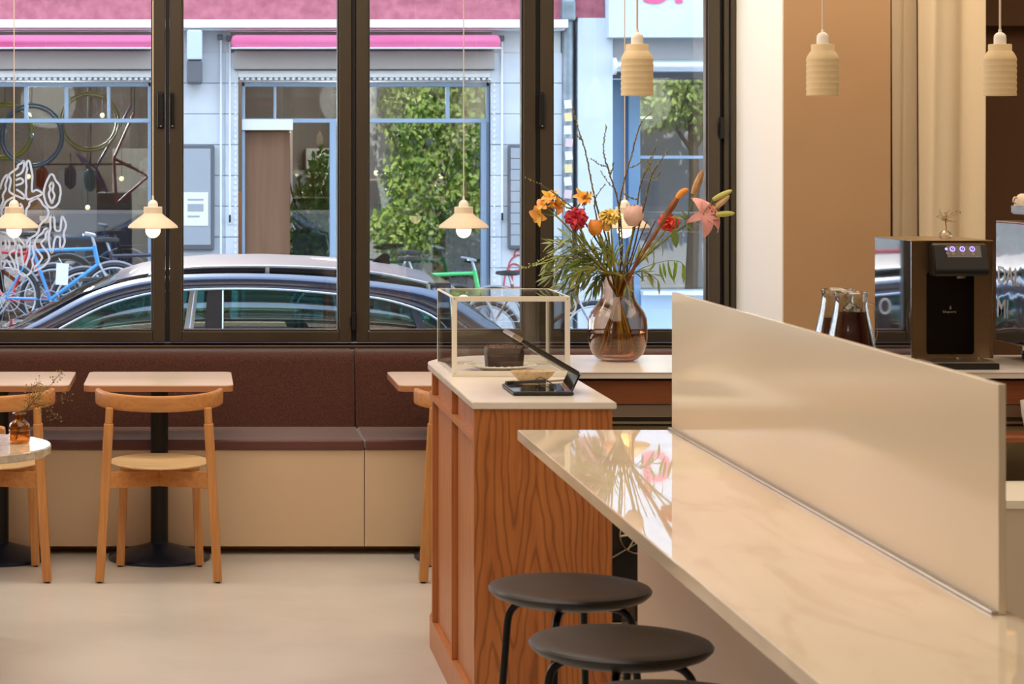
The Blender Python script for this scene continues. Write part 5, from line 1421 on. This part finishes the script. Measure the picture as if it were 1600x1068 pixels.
# side frames (cant rail, pillars) and glass on both flanks
def side(sg):
    def S(x, y, off=0.):
        # point on the inclined flank: y in frame pixels interpreted at near flank
        z = cz_(y); t_ = max(0, min(1, (z - BELT) / (1.04 - BELT))); hw = HWb + (.62 - HWb) * t_ ** 1.15
        return Vector((cx_(x), CY + sg * (hw + off), z))
    def panel(poly, nm, m_, off=0., th=.02):
        b = MB(); vs = [b.bm.verts.new(S(x, y, off)) for x, y in poly]; b.bm.faces.new(vs)
        bmesh.ops.triangulate(b.bm, faces=b.bm.faces)
        return b.build(nm, m_, car, smooth=False, solid=th)
    def stripq(top, bot, nm, m_, off=0., th=.03, ang=60, sub=4):
        tt = bez([Vector((x, 0, y)) for x, y in top], sub); bb2 = bez([Vector((x, 0, y)) for x, y in bot], sub)
        b = MB(); G = []
        for p, q in zip(tt, bb2):
            G.append([b.bm.verts.new(S(p.x + (q.x - p.x) * u, p.z + (q.z - p.z) * u, off)) for u in (0, .5, 1)])
        for a in range(len(G) - 1):
            for c in range(2): b.bm.faces.new((G[a][c], G[a + 1][c], G[a + 1][c + 1], G[a][c + 1]))
        return b.build(nm, m_, car, ang=ang, solid=th)
    top = [(-30, 545), (50, 508), (130, 466), (190, 446), (250, 436), (340, 432), (440, 433), (540, 439), (620, 448), (690, 460), (740, 487), (800, 530)]
    mid = [(20, 545), (90, 512), (150, 482), (200, 466), (255, 457), (340, 453), (440, 454), (530, 461), (600, 468), (660, 484), (705, 510), (730, 540)]
    stripq(top, mid, 'cant_rail', M['car_paint'])
    # glass
    gt = [(60, 534), (110, 506), (160, 482), (205, 468), (255, 459), (340, 455), (440, 456), (530, 463), (598, 470), (655, 486), (690, 506), (708, 534)]
    gb = [(x, 536) for x, y in gt]
    stripq(gt, gb, 'side_glass', M['car_pane'], -.012, .004)
    for q in (((298, 451), (310, 451), (300, 536), (284, 536)), ((325, 451), (349, 451), (348, 536), (318, 536)), ((528, 459), (545, 461), (556, 536), (534, 536)), ((640, 475), (652, 481), (676, 536), (660, 536))):
        panel(q, 'pillar', M['car_dark'] if q[0][0] > 300 and q[0][0] < 600 else M['car_trim'] if q[0][0] == 298 else M['car_paint'], .003, .02)
    b = MB(); pts = [S(x, y, .012) for x, y in [(gt[i][0], gt[i][1] - 1.2) for i in range(len(gt))]]
    b.tube(bez(pts, 4), .007, 6); b.build('chrome_strip', M['car_trim'], car)
    b = MB(); b.tube([S(305, 452, .012), S(294, 536, .012)], .005, 5); b.tube([S(349, 452, .012), S(348, 536, .012)], .005, 5); b.build('door_edge', M['car_trim'], car)
    # roof rail
    rl = [(232, 431), (262, 423), (320, 418.5), (420, 417.5), (520, 421), (600, 429), (676, 444)]
    b = MB()
    pts = [Vector((cx_(x), CY + sg * .62, kk(y, .60) + .002)) for x, y in rl]
    b.tube(bez(pts, 5), .013, 8)
    for q in (pts[0], pts[3], pts[-1]): b.tube([q, q - Vector((0, 0, .035))], .016, 8)
    b.build('roof_rail', M['car_trim'], car)
    b = MB(); b.prism([(cx_(110), cz_(536)), (cx_(165), cz_(536)), (cx_(168), cz_(522)), (cx_(150), cz_(515)), (cx_(118), cz_(520))], CY + sg * (HWb + .03) - .0, CY + sg * (HWb + .17), 'xz', bev=.015); b.build('wing_mirror', M['car_paint'], car)
side(-1); side(1)
# lower body
pts = [(XA - 1.15, ZG + .30), (XA - 1.2, ZG + .62), (XA - 1.0, ZG + .82), (XA - .1, BELT - .02), (XA + .3, BELT), (XBk - .05, BELT), (XBk + .12, BELT - .04), (XBk + .2, ZG + .6), (XBk + .15, ZG + .28), (XBk - .2, ZG + .2)]
def arch(cx):
    return [(cx + .36 * math.cos(a), ZG + .33 + .36 * math.sin(a)) for a in [PI * q / 12 * 1.0 for q in range(13)]]
wf, wr = XA - .45, XBk - .55
lo = [(wr + .36, ZG + .2)] + arch(wr) + [(wr - .36, ZG + .2), (wf + .36, ZG + .2)] + arch(wf) + [(wf - .36, ZG + .2)]
b = MB(); b.prism(pts[:-1] + [(XBk - .1, ZG + .2)] + lo + [(XA - 1.05, ZG + .2)], CY - HWb, CY + HWb, 'xz', bev=.05, seg=3); b.build('lower_body', M['car_paint'], car)
for wx in (wf, wr):
    for sg in (-1, 1):
        b = MB(); b.lathe([(.16, -.10), (.30, -.10), (.325, -.07), (.325, .07), (.30, .10), (.16, .10), (.16, -.10)], (wx, CY + sg * (HWb - .12), ZG + .325 - .12), 36, rot=Matrix.Rotation(PI / 2, 3, 'X')); wh = b.build('tyre', M['rubber'], car)
        b = MB(); b.lathe([(0, -.06), (.05, -.08), (.2, -.05), (.22, -.08), (.22, .08), (0, .08)], (wx, CY + sg * (HWb - .12), ZG + .325 - .12), 28, rot=Matrix.Rotation(PI / 2 * (1 if sg < 0 else -1), 3, 'X')); b.build('wheel_rim', M['alu'], wh)
# antenna fin and seats
b = MB(); b.prism([(cx_(590), rows[9][2] - .02), (cx_(632), rows[9][2] - .035), (cx_(628), rows[9][2] + .05), (cx_(620), rows[9][2] + .055)], CY - .015, CY + .015, 'xz', bev=.006); b.build('antenna_fin', M['black'], car)
for x_, l in ((330, 0), (560, 1)):
    for dy in (-.36, .36):
        b = MB(); b.box(cx_(x_) - .02, cx_(x_) + .12, CY + dy - .22, CY + dy + .22, BELT - .3, BELT + .12, .05, 3); b.box(cx_(x_) + .02, cx_(x_) + .12, CY + dy - .12, CY + dy + .12, BELT + .12, BELT + .30, .04, 3); b.build('seat', M['car_dark'], car)
b = MB(); b.box(cx_(60), cx_(150), CY - .6, CY + .6, BELT - .1, BELT + .05, .04); b.build('dashboard', M['car_dark'], car)
b = MB(); b.box(cx_(150), cx_(700), CY - .6, CY + .6, BELT + .0, BELT + .01); b.build('parcel_shelf', M['car_dark'], car)
done()
# ================================================================ vase with flowers
YV = 7.63
kv = YV / F
VX = px(965, YV)
M['vase'] = glass('rose_amber_glass', (.93, .80, .70), .05, 2.8, edge=(.60, .38, .26))
M['vase_water'] = glass('vase_water', (.93, .80, .66), .03, 4)
vs_ = thing('glass_vase', 'large rose amber glass vase half full of water on the white worktop', 'vase', (VX, YV, CZ))
def vz(y): return pz(y, YV)
VB = CZ + .001
outp = [(0, VB), (.052, VB), (.070, VB + .008), (.084, VB + .024), (.0935, VB + .048), (.0975, VB + .075), (.0975, VB + .115), (.095, VB + .140), (.086, VB + .162), (.070, VB + .184), (.058, VB + .202), (.0545, VB + .216), (.0540, VB + .270), (.0555, vz(430))]
inn = [(.0530, vz(430) - .001), (.0515, VB + .270), (.0520, VB + .216), (.0555, VB + .201), (.0675, VB + .182), (.0835, VB + .160), (.0925, VB + .138), (.095, VB + .113), (.095, VB + .076), (.091, VB + .050), (.0815, VB + .027), (.068, VB + .012), (0, VB + .008)]
b = MB(); b.lathe(outp + inn, (VX, YV, 0), 64); b.build('glass_body', M['vase'], vs_)
b = MB(); b.lathe([(0, VB + .0085), (.067, VB + .0125), (.0808, VB + .0275), (.0903, VB + .050), (.0943, VB + .076), (.0943, VB + .094), (0, VB + .094)], (VX, YV, 0), 48); b.build('water', M['vase_water'], vs_)
b = MB(); b.tube([Vector((VX + .0945 * math.cos(a), YV + .0945 * math.sin(a), VB + .094)) for a in [2 * PI * q / 48 for q in range(49)]], .0012, 5); b.build('water_line', M['vase'], vs_)
done()

def fm(n_, c1, c2=None, rough=.5, scale=40, **kw): return M.setdefault(n_, mat(n_, srgb(*c1), rough, col2=srgb(*c2) if c2 else None, scale=scale, **kw))
GREEN = fm('leaf_green', (132, 152, 72), (92, 118, 50), .42, 30)
GREEN2 = fm('leaf_olive', (162, 168, 98), (126, 134, 70), .45, 30)
GREEN3 = fm('leaf_bright', (150, 180, 60), (110, 150, 50), .42, 30)
STEM = fm('stem_green', (120, 136, 62), (92, 108, 44), .5, 20)
STEMY = fm('stem_yellow', (172, 164, 66), (128, 120, 48), .5, 20)
TWIG = fm('twig_brown', (74, 48, 38), (96, 70, 48), .7, 60)
BUD = fm('twig_bud', (150, 150, 74), (118, 110, 60), .6, 60)
rng = random.Random(17)
NECK = Vector((VX, YV, vz(440)))
def neckpt(a=None):
    a = rng.uniform(0, 2 * PI) if a is None else a; r = rng.uniform(.008, .042)
    return Vector((VX + r * math.cos(a), YV + r * math.sin(a), vz(432))), a, r
def stem_path(pts, Yo=0.):
    """pixel points from head to neck, continued down into the water"""
    n_, a, r = neckpt()
    top = [P(x, y, YV + Yo * (1 - i / max(1, len(pts))) ) for i, (x, y) in enumerate(pts)]
    mid = Vector((VX - .25 * r * math.cos(a), YV - .25 * r * math.sin(a), VB + .19))
    rb = rng.uniform(.035, .072)
    low = Vector((VX - rb * math.cos(a), YV - rb * math.sin(a), VB + rng.uniform(.022, .034)))
    return bez(top + [n_, mid, low], 6)
def leaf_mesh(nm, m_, wid, droop, fold=.25, n_=9):
    b = MB(); rows_ = []
    for i in range(n_):
        t = i / (n_ - 1); w_ = wid * math.sin(PI * min(1, t * .96 + .03)) ** .8 * (1 - .25 * t)
        x = t; z = droop * t * t
        rows_.append([b.bm.verts.new((x * (1 - .3 * abs(droop) * t), s * w_, z + fold * w_ * abs(s))) for s in (-1, 0, 1)])
    for A, B in zip(rows_, rows_[1:]):
        for k in range(2): b.bm.faces.new((A[k], B[k], B[k + 1], A[k + 1]))
    return b.mesh(nm, m_, ang=80, org=Vector((0, 0, 0)))
NARROW = [leaf_mesh('leaf', m_, .10, d, .3) for m_ in (GREEN, GREEN2) for d in (-.15, -.4, .12)]
BROAD = [leaf_mesh('leaf', GREEN, .20, d, .25) for d in (-.25, -.5)]
FERN = [leaf_mesh('leaf', m_, .095, d, .2) for m_ in (GREEN2, GREEN3) for d in (-.3, -.5)]
def leafat(par, p, q, me, roll=None):
    d = q - p; L_ = d.length; x = d.normalized(); up = Vector((0, 0, 1)) if roll is None else Vector((math.sin(roll) * .6, -1 + 1.2 * abs(math.sin(roll)), math.cos(roll)))
    z = (up - x * up.dot(x))
    if z.length < 1e-4: z = x.orthogonal()
    z.normalize(); y = z.cross(x)
    M4 = Matrix((x * L_, y * L_, z * L_)).transposed().to_4x4(); M4.translation = p - ORG
    return linkpart('leaf', me, par, M4)

# budding twigs
def twig(pts, lab, side=(), Yo=0., grp='bare budding twigs in the bouquet'):
    t = thing('twig', lab, 'twig', P(*pts[-1], YV), grp)
    path = stem_path(pts, Yo); n_ = len(path)
    b = MB(); b.tube(path, [.0009 + .0018 * min(1, i / (n_ * .5)) for i in range(n_)], 6)
    outs = []
    for (i0, dx, dy) in side:
        p = path[i0]; q = p + Vector((dx * kv, rng.uniform(-.02, .02), -dy * kv)); m_ = (p + q) / 2 + Vector((0, 0, -.006))
        sp2 = bez([p, m_, q], 5); b.tube(sp2, .0009, 5); outs.append(sp2)
    b.build('stem', TWIG, t)
    b = MB()
    vis = int((len(pts)) * 6)
    for path_ in [path[:vis]] + outs:
        for i in range(len(path_) - 1):
            seg = path_[i + 1] - path_[i]; m_ = max(1, int(seg.length / .006))
            for k in range(m_):
                p = path_[i] + seg * (k / m_); d = Vector((rng.choice((-1, 1)) * rng.uniform(.6, 1), rng.uniform(-1, 1), rng.uniform(.2, 1))).normalized()
                b.sphere(p + d * .0026, rng.uniform(.0018, .0032), 1, (1, 1, 1.5))
    o = b.build('buds', BUD, t); o['kind'] = 'stuff'; done()
twig([(894, 170), (904, 203), (915, 238), (925, 289), (936, 336), (950, 385)], 'budding twig rising highest at the left of the bouquet', [(9, -9, -14)], .02)
twig([(947, 196), (943, 236), (953, 273), (964, 308), (970, 350), (972, 395)], 'budding twig with a bend, second from the left in the bouquet', [(10, -26, -14), (16, -22, -30), (12, 6, -20)], -.03)
twig([(1018, 176), (1001, 194), (986, 245), (972, 297), (967, 336), (970, 399)], 'budding twig arching up to the cylinder lamp, tallest at the centre', [(14, 24, -12)], .0)
twig([(1026, 228), (1013, 257), (999, 297), (994, 344), (982, 399)], 'budding twig just right of the tallest centre one', [(8, 12, -26), (14, -22, -10)], .03)
twig([(1043, 236), (1019, 273), (1009, 312), (997, 360), (985, 405)], 'budding twig leaning farthest right in the bouquet', [(6, -8, -24), (7, 14, -10)], -.04)
twig([(820, 278), (850, 291), (884, 316), (903, 332), (916, 351), (939, 386)], 'thin twig crossing the orange flowers to the far left', [(16, -22, -10), (22, 2, -26)], -.05)
twig([(944, 289), (931, 309), (930, 330), (940, 372), (952, 400)], 'short budding twig above the red carnation', [(6, -10, -10)], .04)

def petal_mesh(nm, m_, wid, curl, n_=8, m2=.5, pw=.75, wave=0.):
    b = MB(); rows_ = []
    for i in range(n_):
        t = i / (n_ - 1); w_ = wid * (math.sin(PI * (t ** m2) * .97 + .03) ** pw) * 1. + .012
        rows_.append([b.bm.verts.new((t * math.cos(curl * t), s * w_, math.sin(curl * t) * t * 1. + .22 * w_ * s * s + wave * math.sin(9 * t + s * 2) * abs(s))) for s in (-1, -.5, 0, .5, 1)])
    for A, B in zip(rows_, rows_[1:]):
        for k in range(4): b.bm.faces.new((A[k], B[k], B[k + 1], A[k + 1]))
    return b.mesh(nm, m_, ang=80, org=Vector((0, 0, 0)))
def petalat(par, c, x, z, L_, me, nm='petal'):
    x = x.normalized(); z = (z - x * z.dot(x)).normalized(); y = z.cross(x)
    M4 = Matrix((x * L_, y * L_, z * L_)).transposed().to_4x4(); M4.translation = c - ORG
    return linkpart(nm, me, par, M4)
ORANGE = fm('alstroemeria_orange', (240, 150, 62), (250, 186, 100), .5, 60)
YEL = fm('alstroemeria_yellow', (240, 206, 70), (214, 150, 50), .5, 90)
ap = petal_mesh('petal', ORANGE, .40, -.55, m2=.75); ap2 = petal_mesh('petal', YEL, .24, -.25, m2=.75)
def alstro(heads, stem, lab, size=15):
    t = thing('alstroemeria', lab, 'flower', P(*stem[-1], YV), 'orange flowers in the bouquet')
    path = stem_path(stem, -.03); b = MB(); b.tube(path, .0030, 7); b.build('stem', STEMY, t)
    for hx, hy, ang, sz in heads:
        c = P(hx, hy, YV - .03 + rng.uniform(-.02, .02)); a0 = math.radians(ang)
        ax = Vector((math.cos(a0), -.75, math.sin(a0))).normalized()     # facing
        u = ax.orthogonal().normalized(); v = ax.cross(u)
        bs = c - ax * sz * kv * .5
        b = MB(); b.tube(bez([bs, bs - ax * .012, P(*stem[0], YV - .02)], 5), .0016, 6); b.build('flower_stalk', STEM, t)
        for k in range(6):
            th = k * PI / 3 + .3; rd = u * math.cos(th) + v * math.sin(th)
            petalat(t, bs, rd * .85 + ax * .75, ax * 1. - rd * .6, sz * kv * (1.15 if k % 2 else 1.0), ap if k % 2 == 0 else (ap2 if k % 4 == 1 else ap))
        b = MB()
        for k in range(5): th = k * 1.25; b.tube([bs, bs + ax * sz * kv * .6 + (u * math.cos(th) + v * math.sin(th)) * .004], .0006, 4)
        b.build('stamens', YEL, t)
    done()
alstro([(838, 338, 200, 17), (845, 318, 150, 13), (858, 303, 110, 15), (876, 318, 20, 17), (866, 322, 250, 12)], [(870, 338), (884, 352), (898, 368), (918, 396), (945, 425)], 'cluster of orange alstroemeria at the left end of the bouquet')
alstro([(912, 304, 80, 17), (918, 310, -10, 13)], [(906, 318), (899, 330), (893, 350), (905, 375), (940, 420)], 'single orange alstroemeria above the red carnation')
def carnation(x, y, r, m_, lab, stem, ax=Vector((0, -.6, .8)), Yo=-.03, calyx=True, layers=6):
    t = thing('carnation', lab, 'flower', P(*stem[-1], YV), 'ruffled flowers in the bouquet')
    path = stem_path(stem, Yo); b = MB(); b.tube(path, .0032, 7); b.build('stem', STEMY, t)
    c = P(x, y, YV + Yo); R_ = r * kv; ax = ax.normalized(); u = ax.orthogonal().normalized(); v = ax.cross(u)
    pm = M.setdefault('pm_' + m_.name, petal_mesh('petal', m_, .30, -.35, m2=2.2, pw=.45, wave=.22))
    for l_ in range(layers):
        n_ = 14 - 2 * l_; el = -.1 + l_ / layers * 1.45
        for k in range(n_):
            th = 2 * PI * k / n_ + l_ * .7 + rng.uniform(-.2, .2); rd = u * math.cos(th) + v * math.sin(th)
            petalat(t, c - ax * R_ * .45, rd * math.cos(el) + ax * math.sin(el), ax * math.cos(el) - rd * math.sin(el) + rd.cross(ax) * rng.uniform(-.7, .7), R_ * 1.08 * rng.uniform(.82, 1.1), pm)
    if calyx:
        b = MB(); q = Vector((0, 0, 1)).rotation_difference(ax).to_matrix(); b.lathe([(0, -R_ * 1.7), (R_ * .22, -R_ * 1.6), (R_ * .34, -R_ * .8), (R_ * .40, -R_ * .35), (0, -R_ * .3)], c, 14, rot=q); b.build('calyx', STEM, t)
    done()
RED = fm('carnation_red', (198, 40, 62), (222, 70, 84), .6, 80)
CORAL = fm('carnation_coral', (232, 64, 52), (240, 96, 72), .6, 80)
YELL = fm('carnation_yellow', (240, 204, 84), (246, 220, 128), .6, 80)
PINK = fm('rose_pink', (240, 206, 190), (234, 186, 172), .6, 40)
ORG2 = fm('ranunculus_orange', (240, 138, 40), (246, 164, 66), .5, 50)
carnation(899, 339, 16, RED, 'dark red carnation among the orange flowers', [(903, 350), (913, 372), (930, 398), (950, 425)], Vector((-.3, -.9, .25)), -.05, False)
carnation(1047, 344, 15, CORAL, 'coral red carnation right of centre behind the brown spathe', [(1042, 356), (1025, 378), (1000, 408), (982, 428)], Vector((.1, -.7, .5)), .02, False)
carnation(953, 333, 14.5, YELL, 'pale yellow carnation at the centre of the bouquet', [(955, 352), (956, 372), (958, 400), (962, 425)], Vector((0, -.35, 1)), -.03)
def cupflower(nm, x, y, rx, ry, m_, lab, stem, layers=3, Yo=-.03):
    t = thing(nm, lab, 'flower', P(*stem[-1], YV), 'cup shaped flowers in the bouquet')
    path = stem_path(stem, Yo); b = MB(); b.tube(path, .0036, 7); b.build('stem', STEMY, t)
    c = P(x, y, YV + Yo)
    for l_ in range(layers):
        n_ = 5 - (l_ > 1); R_ = rx * kv * (1 - .22 * l_); H_ = ry * kv * 2 * (1 - .05 * l_)
        for k in range(n_):
            th0 = 2 * PI * k / n_ + l_ * .6
            def f(u, v):
                a = th0 + (u - .5) * 1.55; prof_ = math.sin(PI * (.12 + .68 * v)) ** .7
                e = 1 - .16 * abs(u - .5) * 2 * v
                return c + Vector((R_ * prof_ * math.cos(a), R_ * prof_ * math.sin(a), -H_ / 2 + H_ * v * e))
            b = MB(); b.grid(f, 7, 8); b.build('petal', m_, t, ang=80)
    done()
cupflower('ranunculus', 930, 355, 11.5, 12.5, ORG2, 'round orange ranunculus bud right of the red carnation', [(934, 368), (940, 384), (948, 405), (956, 428)])
cupflower('rose', 990, 336, 16, 17, PINK, 'pale pink rose at the centre before the glowing lamp', [(990, 354), (986, 375), (978, 400), (972, 426)], 3, .0)
cupflower('freesia_bud', 948, 352, 7, 9, fm('freesia', (236, 180, 90), (240, 200, 130), .5), 'small apricot bud under the yellow carnation', [(950, 362), (953, 385), (960, 425)], 2, -.02)

# brown spathe with orange tip
t = thing('spathe_flower', 'long brown orange spathe with an orange tip slanting right', 'flower', P(985, 428, YV), None)
SP1 = fm('spathe_brown', (150, 92, 40), (112, 56, 34), .4, 25); 
path = bez([P(1061, 305, YV - .06), P(1045, 330, YV - .06), P(1022, 368, YV - .055), P(1000, 402, YV - .045), P(986, 428, YV - .03), Vector((VX - .01, YV, VB + .16)), Vector((VX - .05, YV + .03, VB + .026))], 6)
n_ = len(path); b = MB(); b.tube(path, [kv * (3.6 + 1.8 * math.sin(PI * min(1, i / 8))) if i < 10 else kv * 2.8 for i in range(n_)], 10); b.build('spathe', SP1, t)
b = MB(); b.tube(bez([P(1056, 312, YV - .062), P(1064, 302, YV - .066), P(1072, 297, YV - .066), P(1076, 298, YV - .066)], 5), [kv * r_ for r_ in (2, 3, 4, 4.6, 5, 5, 5, 4.8, 4.6, 4.2, 3.6, 3, 2.4, 1.8, 1.2, .6)], 10); b.build('tip_petal', ORG2, t)
done()
for q, (pts_, lab) in enumerate((([(1011, 346), (1000, 372), (990, 400), (980, 425)], 'thin dark cut stalk left of the brown spathe'), ([(1024, 345), (1008, 378), (996, 402), (984, 426)], 'thin brown stalk touching the brown spathe'))):
    b = MB(); b.tube(stem_path(pts_, -.02), .0019, 6)
    solo('cut_stalk', b, TWIG, lab, 'stalk', P(*pts_[-1], YV), 'cut stalks in the bouquet')

# lily
t = thing('lily', 'pink lily with buds on a thick green stem at the right of the bouquet', 'flower', P(975, 430, YV))
path = stem_path([(1100, 334), (1085, 344), (1050, 366), (1012, 398), (985, 424)], -.05); b = MB(); b.tube(path, [.0036] * len(path), 8); b.build('stem', STEM, t)
LP_ = fm('lily_pink', (232, 150, 150), (240, 184, 176), .5, 25)
lp = petal_mesh('petal', LP_, .29, -1.0, 10, m2=.8); lp2 = petal_mesh('petal', LP_, .20, -1.15, 10, m2=.8)
lc = P(1103, 333, YV - .06); ax = Vector((.35, -.85, .38)).normalized()
u = Vector((1, 0, 0)); u = (u - ax * u.dot(ax)).normalized(); v = ax.cross(u)
if v.z < 0: v = -v
for k, (dx, dz, L_) in enumerate(((-.35, 1, 36), (.25, .95, 40), (.95, .25, 40), (.95, -.40, 46), (.15, -1, 36), (-.75, -.35, 30))):
    rd = (u * dx + v * dz).normalized(); petalat(t, lc - ax * .012, rd * .85 + ax * .62, ax - rd * .3, L_ * kv, lp if k % 2 == 0 else lp2)
STM = fm('stamen_rust', (150, 60, 40), None, .6)
for k in range(6):
    th = k * PI / 3; rd = u * math.cos(th) + v * math.sin(th); e_ = lc + ax * .045 + rd * .014
    b = MB(); b.tube([lc, (lc + e_) / 2 + ax * .004, e_], .0008, 5); b.build('filament', LP_, t)
    b = MB(); b.sphere(e_, .0024, 1, (1, 1, 2.4)); b.build('anther', STM, t)
def bud(p0, p1, r, m_):
    a = P(*p0, YV - .05); q = P(*p1, YV - .055); pth = [a + (q - a) * (i / 9) for i in range(10)]
    b = MB(); b.tube(pth, [r * kv * (.35 + .65 * math.sin(PI * min(1, (i / 9) * .85 + .12)) ** .8) * (1 if i < 9 else .3) for i in range(10)], 8); return b.build('bud', m_, t)
bud((1083, 303), (1098, 266), 6.0, fm('bud_tan', (196, 154, 104), (156, 112, 70), .5, 30))
bud((1114, 312), (1144, 297), 4.6, fm('bud_green', (178, 190, 70), (206, 196, 120), .5, 30))
bud((1116, 326), (1140, 305), 4.8, fm('bud_blush', (214, 168, 140), (196, 176, 110), .5, 30))
bud((1118, 335), (1148, 333), 4.4, M['bud_green'])
b = MB()
for pts_ in ([(1083, 303), (1080, 318), (1075, 335), (1070, 352)], [(1114, 312), (1104, 326), (1096, 336)], [(1118, 335), (1108, 336), (1098, 336)]): b.tube(bez([P(x, y, YV - .05) for x, y in pts_], 5), .0015, 6)
b.build('bud_stalk', STEM, t)
for p, q, s_ in (((1053, 357), (1057, 389), 0), ((1068, 350), (1072, 376), 1), ((1070, 350), (1087, 360), 0), ((1072, 344), (1052, 330), 1), ((1075, 346), (1066, 325), 0), ((1060, 356), (1048, 338), 1), ((1080, 346), (1096, 350), 0)):
    leafat(t, P(*p, YV - .05), P(*q, YV - .06), BROAD[s_], rng.uniform(-1.2, 1.2))
done()

# leafy sprays on the left
def spray(pts, lab, n_=12, L_=27, meshes=NARROW, spread=.75, Yo=0., down=.35, stem_m=STEMY, r=.0018, grp='leafy sprays in the bouquet'):
    t = thing('leafy_spray', lab, 'foliage', P(*pts[-1], YV), grp)
    vis = bez([P(x, y, YV + Yo * (1 - i / len(pts))) for i, (x, y) in enumerate(pts)], 8)
    path = stem_path(pts, Yo); b = MB(); b.tube(path, r, 5); b.build('stem', stem_m, t)
    m_ = len(vis)
    for k in range(n_):
        i = min(m_ - 2, int((m_ - 4) * k / n_)); p = vis[i]; d = (vis[i] - vis[i + 1]).normalized()
        sd = 1 if k % 2 else -1; a = sd * rng.uniform(.35, spread)
        dr = Vector((d.x * math.cos(a) - d.z * math.sin(a), rng.uniform(-.5, .5), d.x * math.sin(a) + d.z * math.cos(a) - down * rng.uniform(.3, 1.2))).normalized()
        leafat(t, p, p + dr * L_ * kv * rng.uniform(.7, 1.15), rng.choice(meshes), rng.uniform(-1.4, 1.4))
    done()
S_ = [([(856, 410), (880, 400), (910, 405), (945, 425)], 'long leafy spray reaching the window frame at the far left'),
      ([(862, 432), (885, 418), (915, 415), (948, 428)], 'leafy spray hanging left just under the longest one'),
      ([(872, 448), (892, 432), (920, 422), (950, 430)], 'leafy spray drooping over the display case corner'),
      ([(893, 458), (908, 440), (930, 428), (952, 430)], 'leafy spray drooping lowest beside the vase neck'),
      ([(866, 380), (885, 385), (915, 398), (948, 425)], 'leafy spray curling under the red carnation'),
      ([(890, 372), (905, 385), (925, 402), (950, 425)], 'leafy spray rising behind the red carnation'),
      ([(915, 380), (925, 392), (938, 408), (953, 426)], 'leafy spray below the orange ranunculus'),
      ([(940, 388), (946, 400), (953, 414), (960, 428)], 'leafy spray under the yellow carnation'),
      ([(925, 450), (935, 438), (948, 428), (958, 430)], 'small leafy spray at the left rim of the vase'),
      ([(880, 410), (900, 408), (925, 414), (950, 427)], 'dense leafy spray in the middle left of the bouquet'),
      ([(898, 428), (912, 422), (932, 420), (952, 428)], 'dense low leafy spray left of the vase neck'),
      ([(905, 396), (920, 402), (938, 414), (955, 428)], 'dense upper leafy spray left of the centre')]
for i, (pts_, lab) in enumerate(S_): spray(pts_, lab, 24, 29, Yo=-.10 + .04 * (i % 5), down=.45)
spray([(960, 395), (962, 405), (965, 415), (966, 428)], 'bright upright leaves at the centre of the vase mouth', 7, 26, FERN, .5, -.02, -.5)
spray([(1000, 396), (994, 406), (985, 416), (978, 428)], 'bright broad leaves right of the vase mouth', 6, 30, FERN, .5, .02, -.3)
spray([(1012, 428), (1004, 424), (994, 424), (982, 430)], 'small star shaped leaf spray at the right rim of the vase', 9, 24, NARROW, .9, -.05, .5)
spray([(1028, 438), (1015, 428), (1000, 424), (984, 430)], 'leaf spray hanging right of the vase neck', 8, 24, NARROW, 1.1, -.02, .6)
spray([(985, 468), (982, 452), (978, 440), (972, 432)], 'leaf spray hanging down before the vase neck', 6, 20, FERN, .8, -.08, .3)
# fern with hanging leaflets on the right
t = thing('fern_frond', 'drooping fern frond with hanging leaflets at the right of the vase', 'foliage', P(975, 430, YV), None)
pth = [(1072, 418), (1062, 409), (1045, 407), (1025, 411), (1005, 418), (985, 428)]
b = MB(); b.tube(stem_path(pth, -.06), .0011, 5); b.build('stem', STEM, t)
for p, q in (((1024, 411), (1014, 424)), ((1020, 400), (1028, 424)), ((1031, 412), (1033, 446)), ((1036, 410), (1041, 438)), ((1044, 408), (1047, 447)), ((1053, 407), (1059, 430)), ((1058, 408), (1050, 441)), ((1066, 411), (1076, 447)), ((1070, 416), (1064, 436)), ((1012, 380), (1030, 402)), ((1030, 378), (1046, 398)), ((1008, 395), (1012, 414)), ((1000, 402), (1008, 385)), ((1014, 388), (1024, 372))):
    leafat(t, P(*p, YV - .05), P(*q, YV - .06), rng.choice(FERN), rng.uniform(-.9, .9))
done()
# pale bead sprays
t = thing('bead_spray', 'thin spray of tiny pale buds trailing far left past the window frame', 'foliage', P(940, 420, YV), None)
pth = [(803, 411), (820, 418), (836, 411), (855, 400), (880, 393), (915, 398), (945, 420)]
path = stem_path(pth, -.02); b = MB(); b.tube(path, .0007, 5); b.build('stem', STEM, t)
b = MB()
for p in path[2:34]:
    for _ in range(3): b.sphere(p + Vector((rng.gauss(0, .003), rng.gauss(0, .003), rng.gauss(0, .003))), rng.uniform(.0012, .0024), 1)
o = b.build('buds', fm('pale_bud', (196, 196, 120), None, .6), t); o['kind'] = 'stuff'
done()
for ob in list(sc.objects):
    if ob.name.startswith('empty'): pass
sc.cycles.max_bounces = 10; sc.cycles.transparent_max_bounces = 32; sc.cycles.glossy_bounces = 6; sc.cycles.diffuse_bounces = 5
sc.cycles.caustics_reflective = False; sc.cycles.caustics_refractive = False
sc.cycles.sample_clamp_indirect = 6
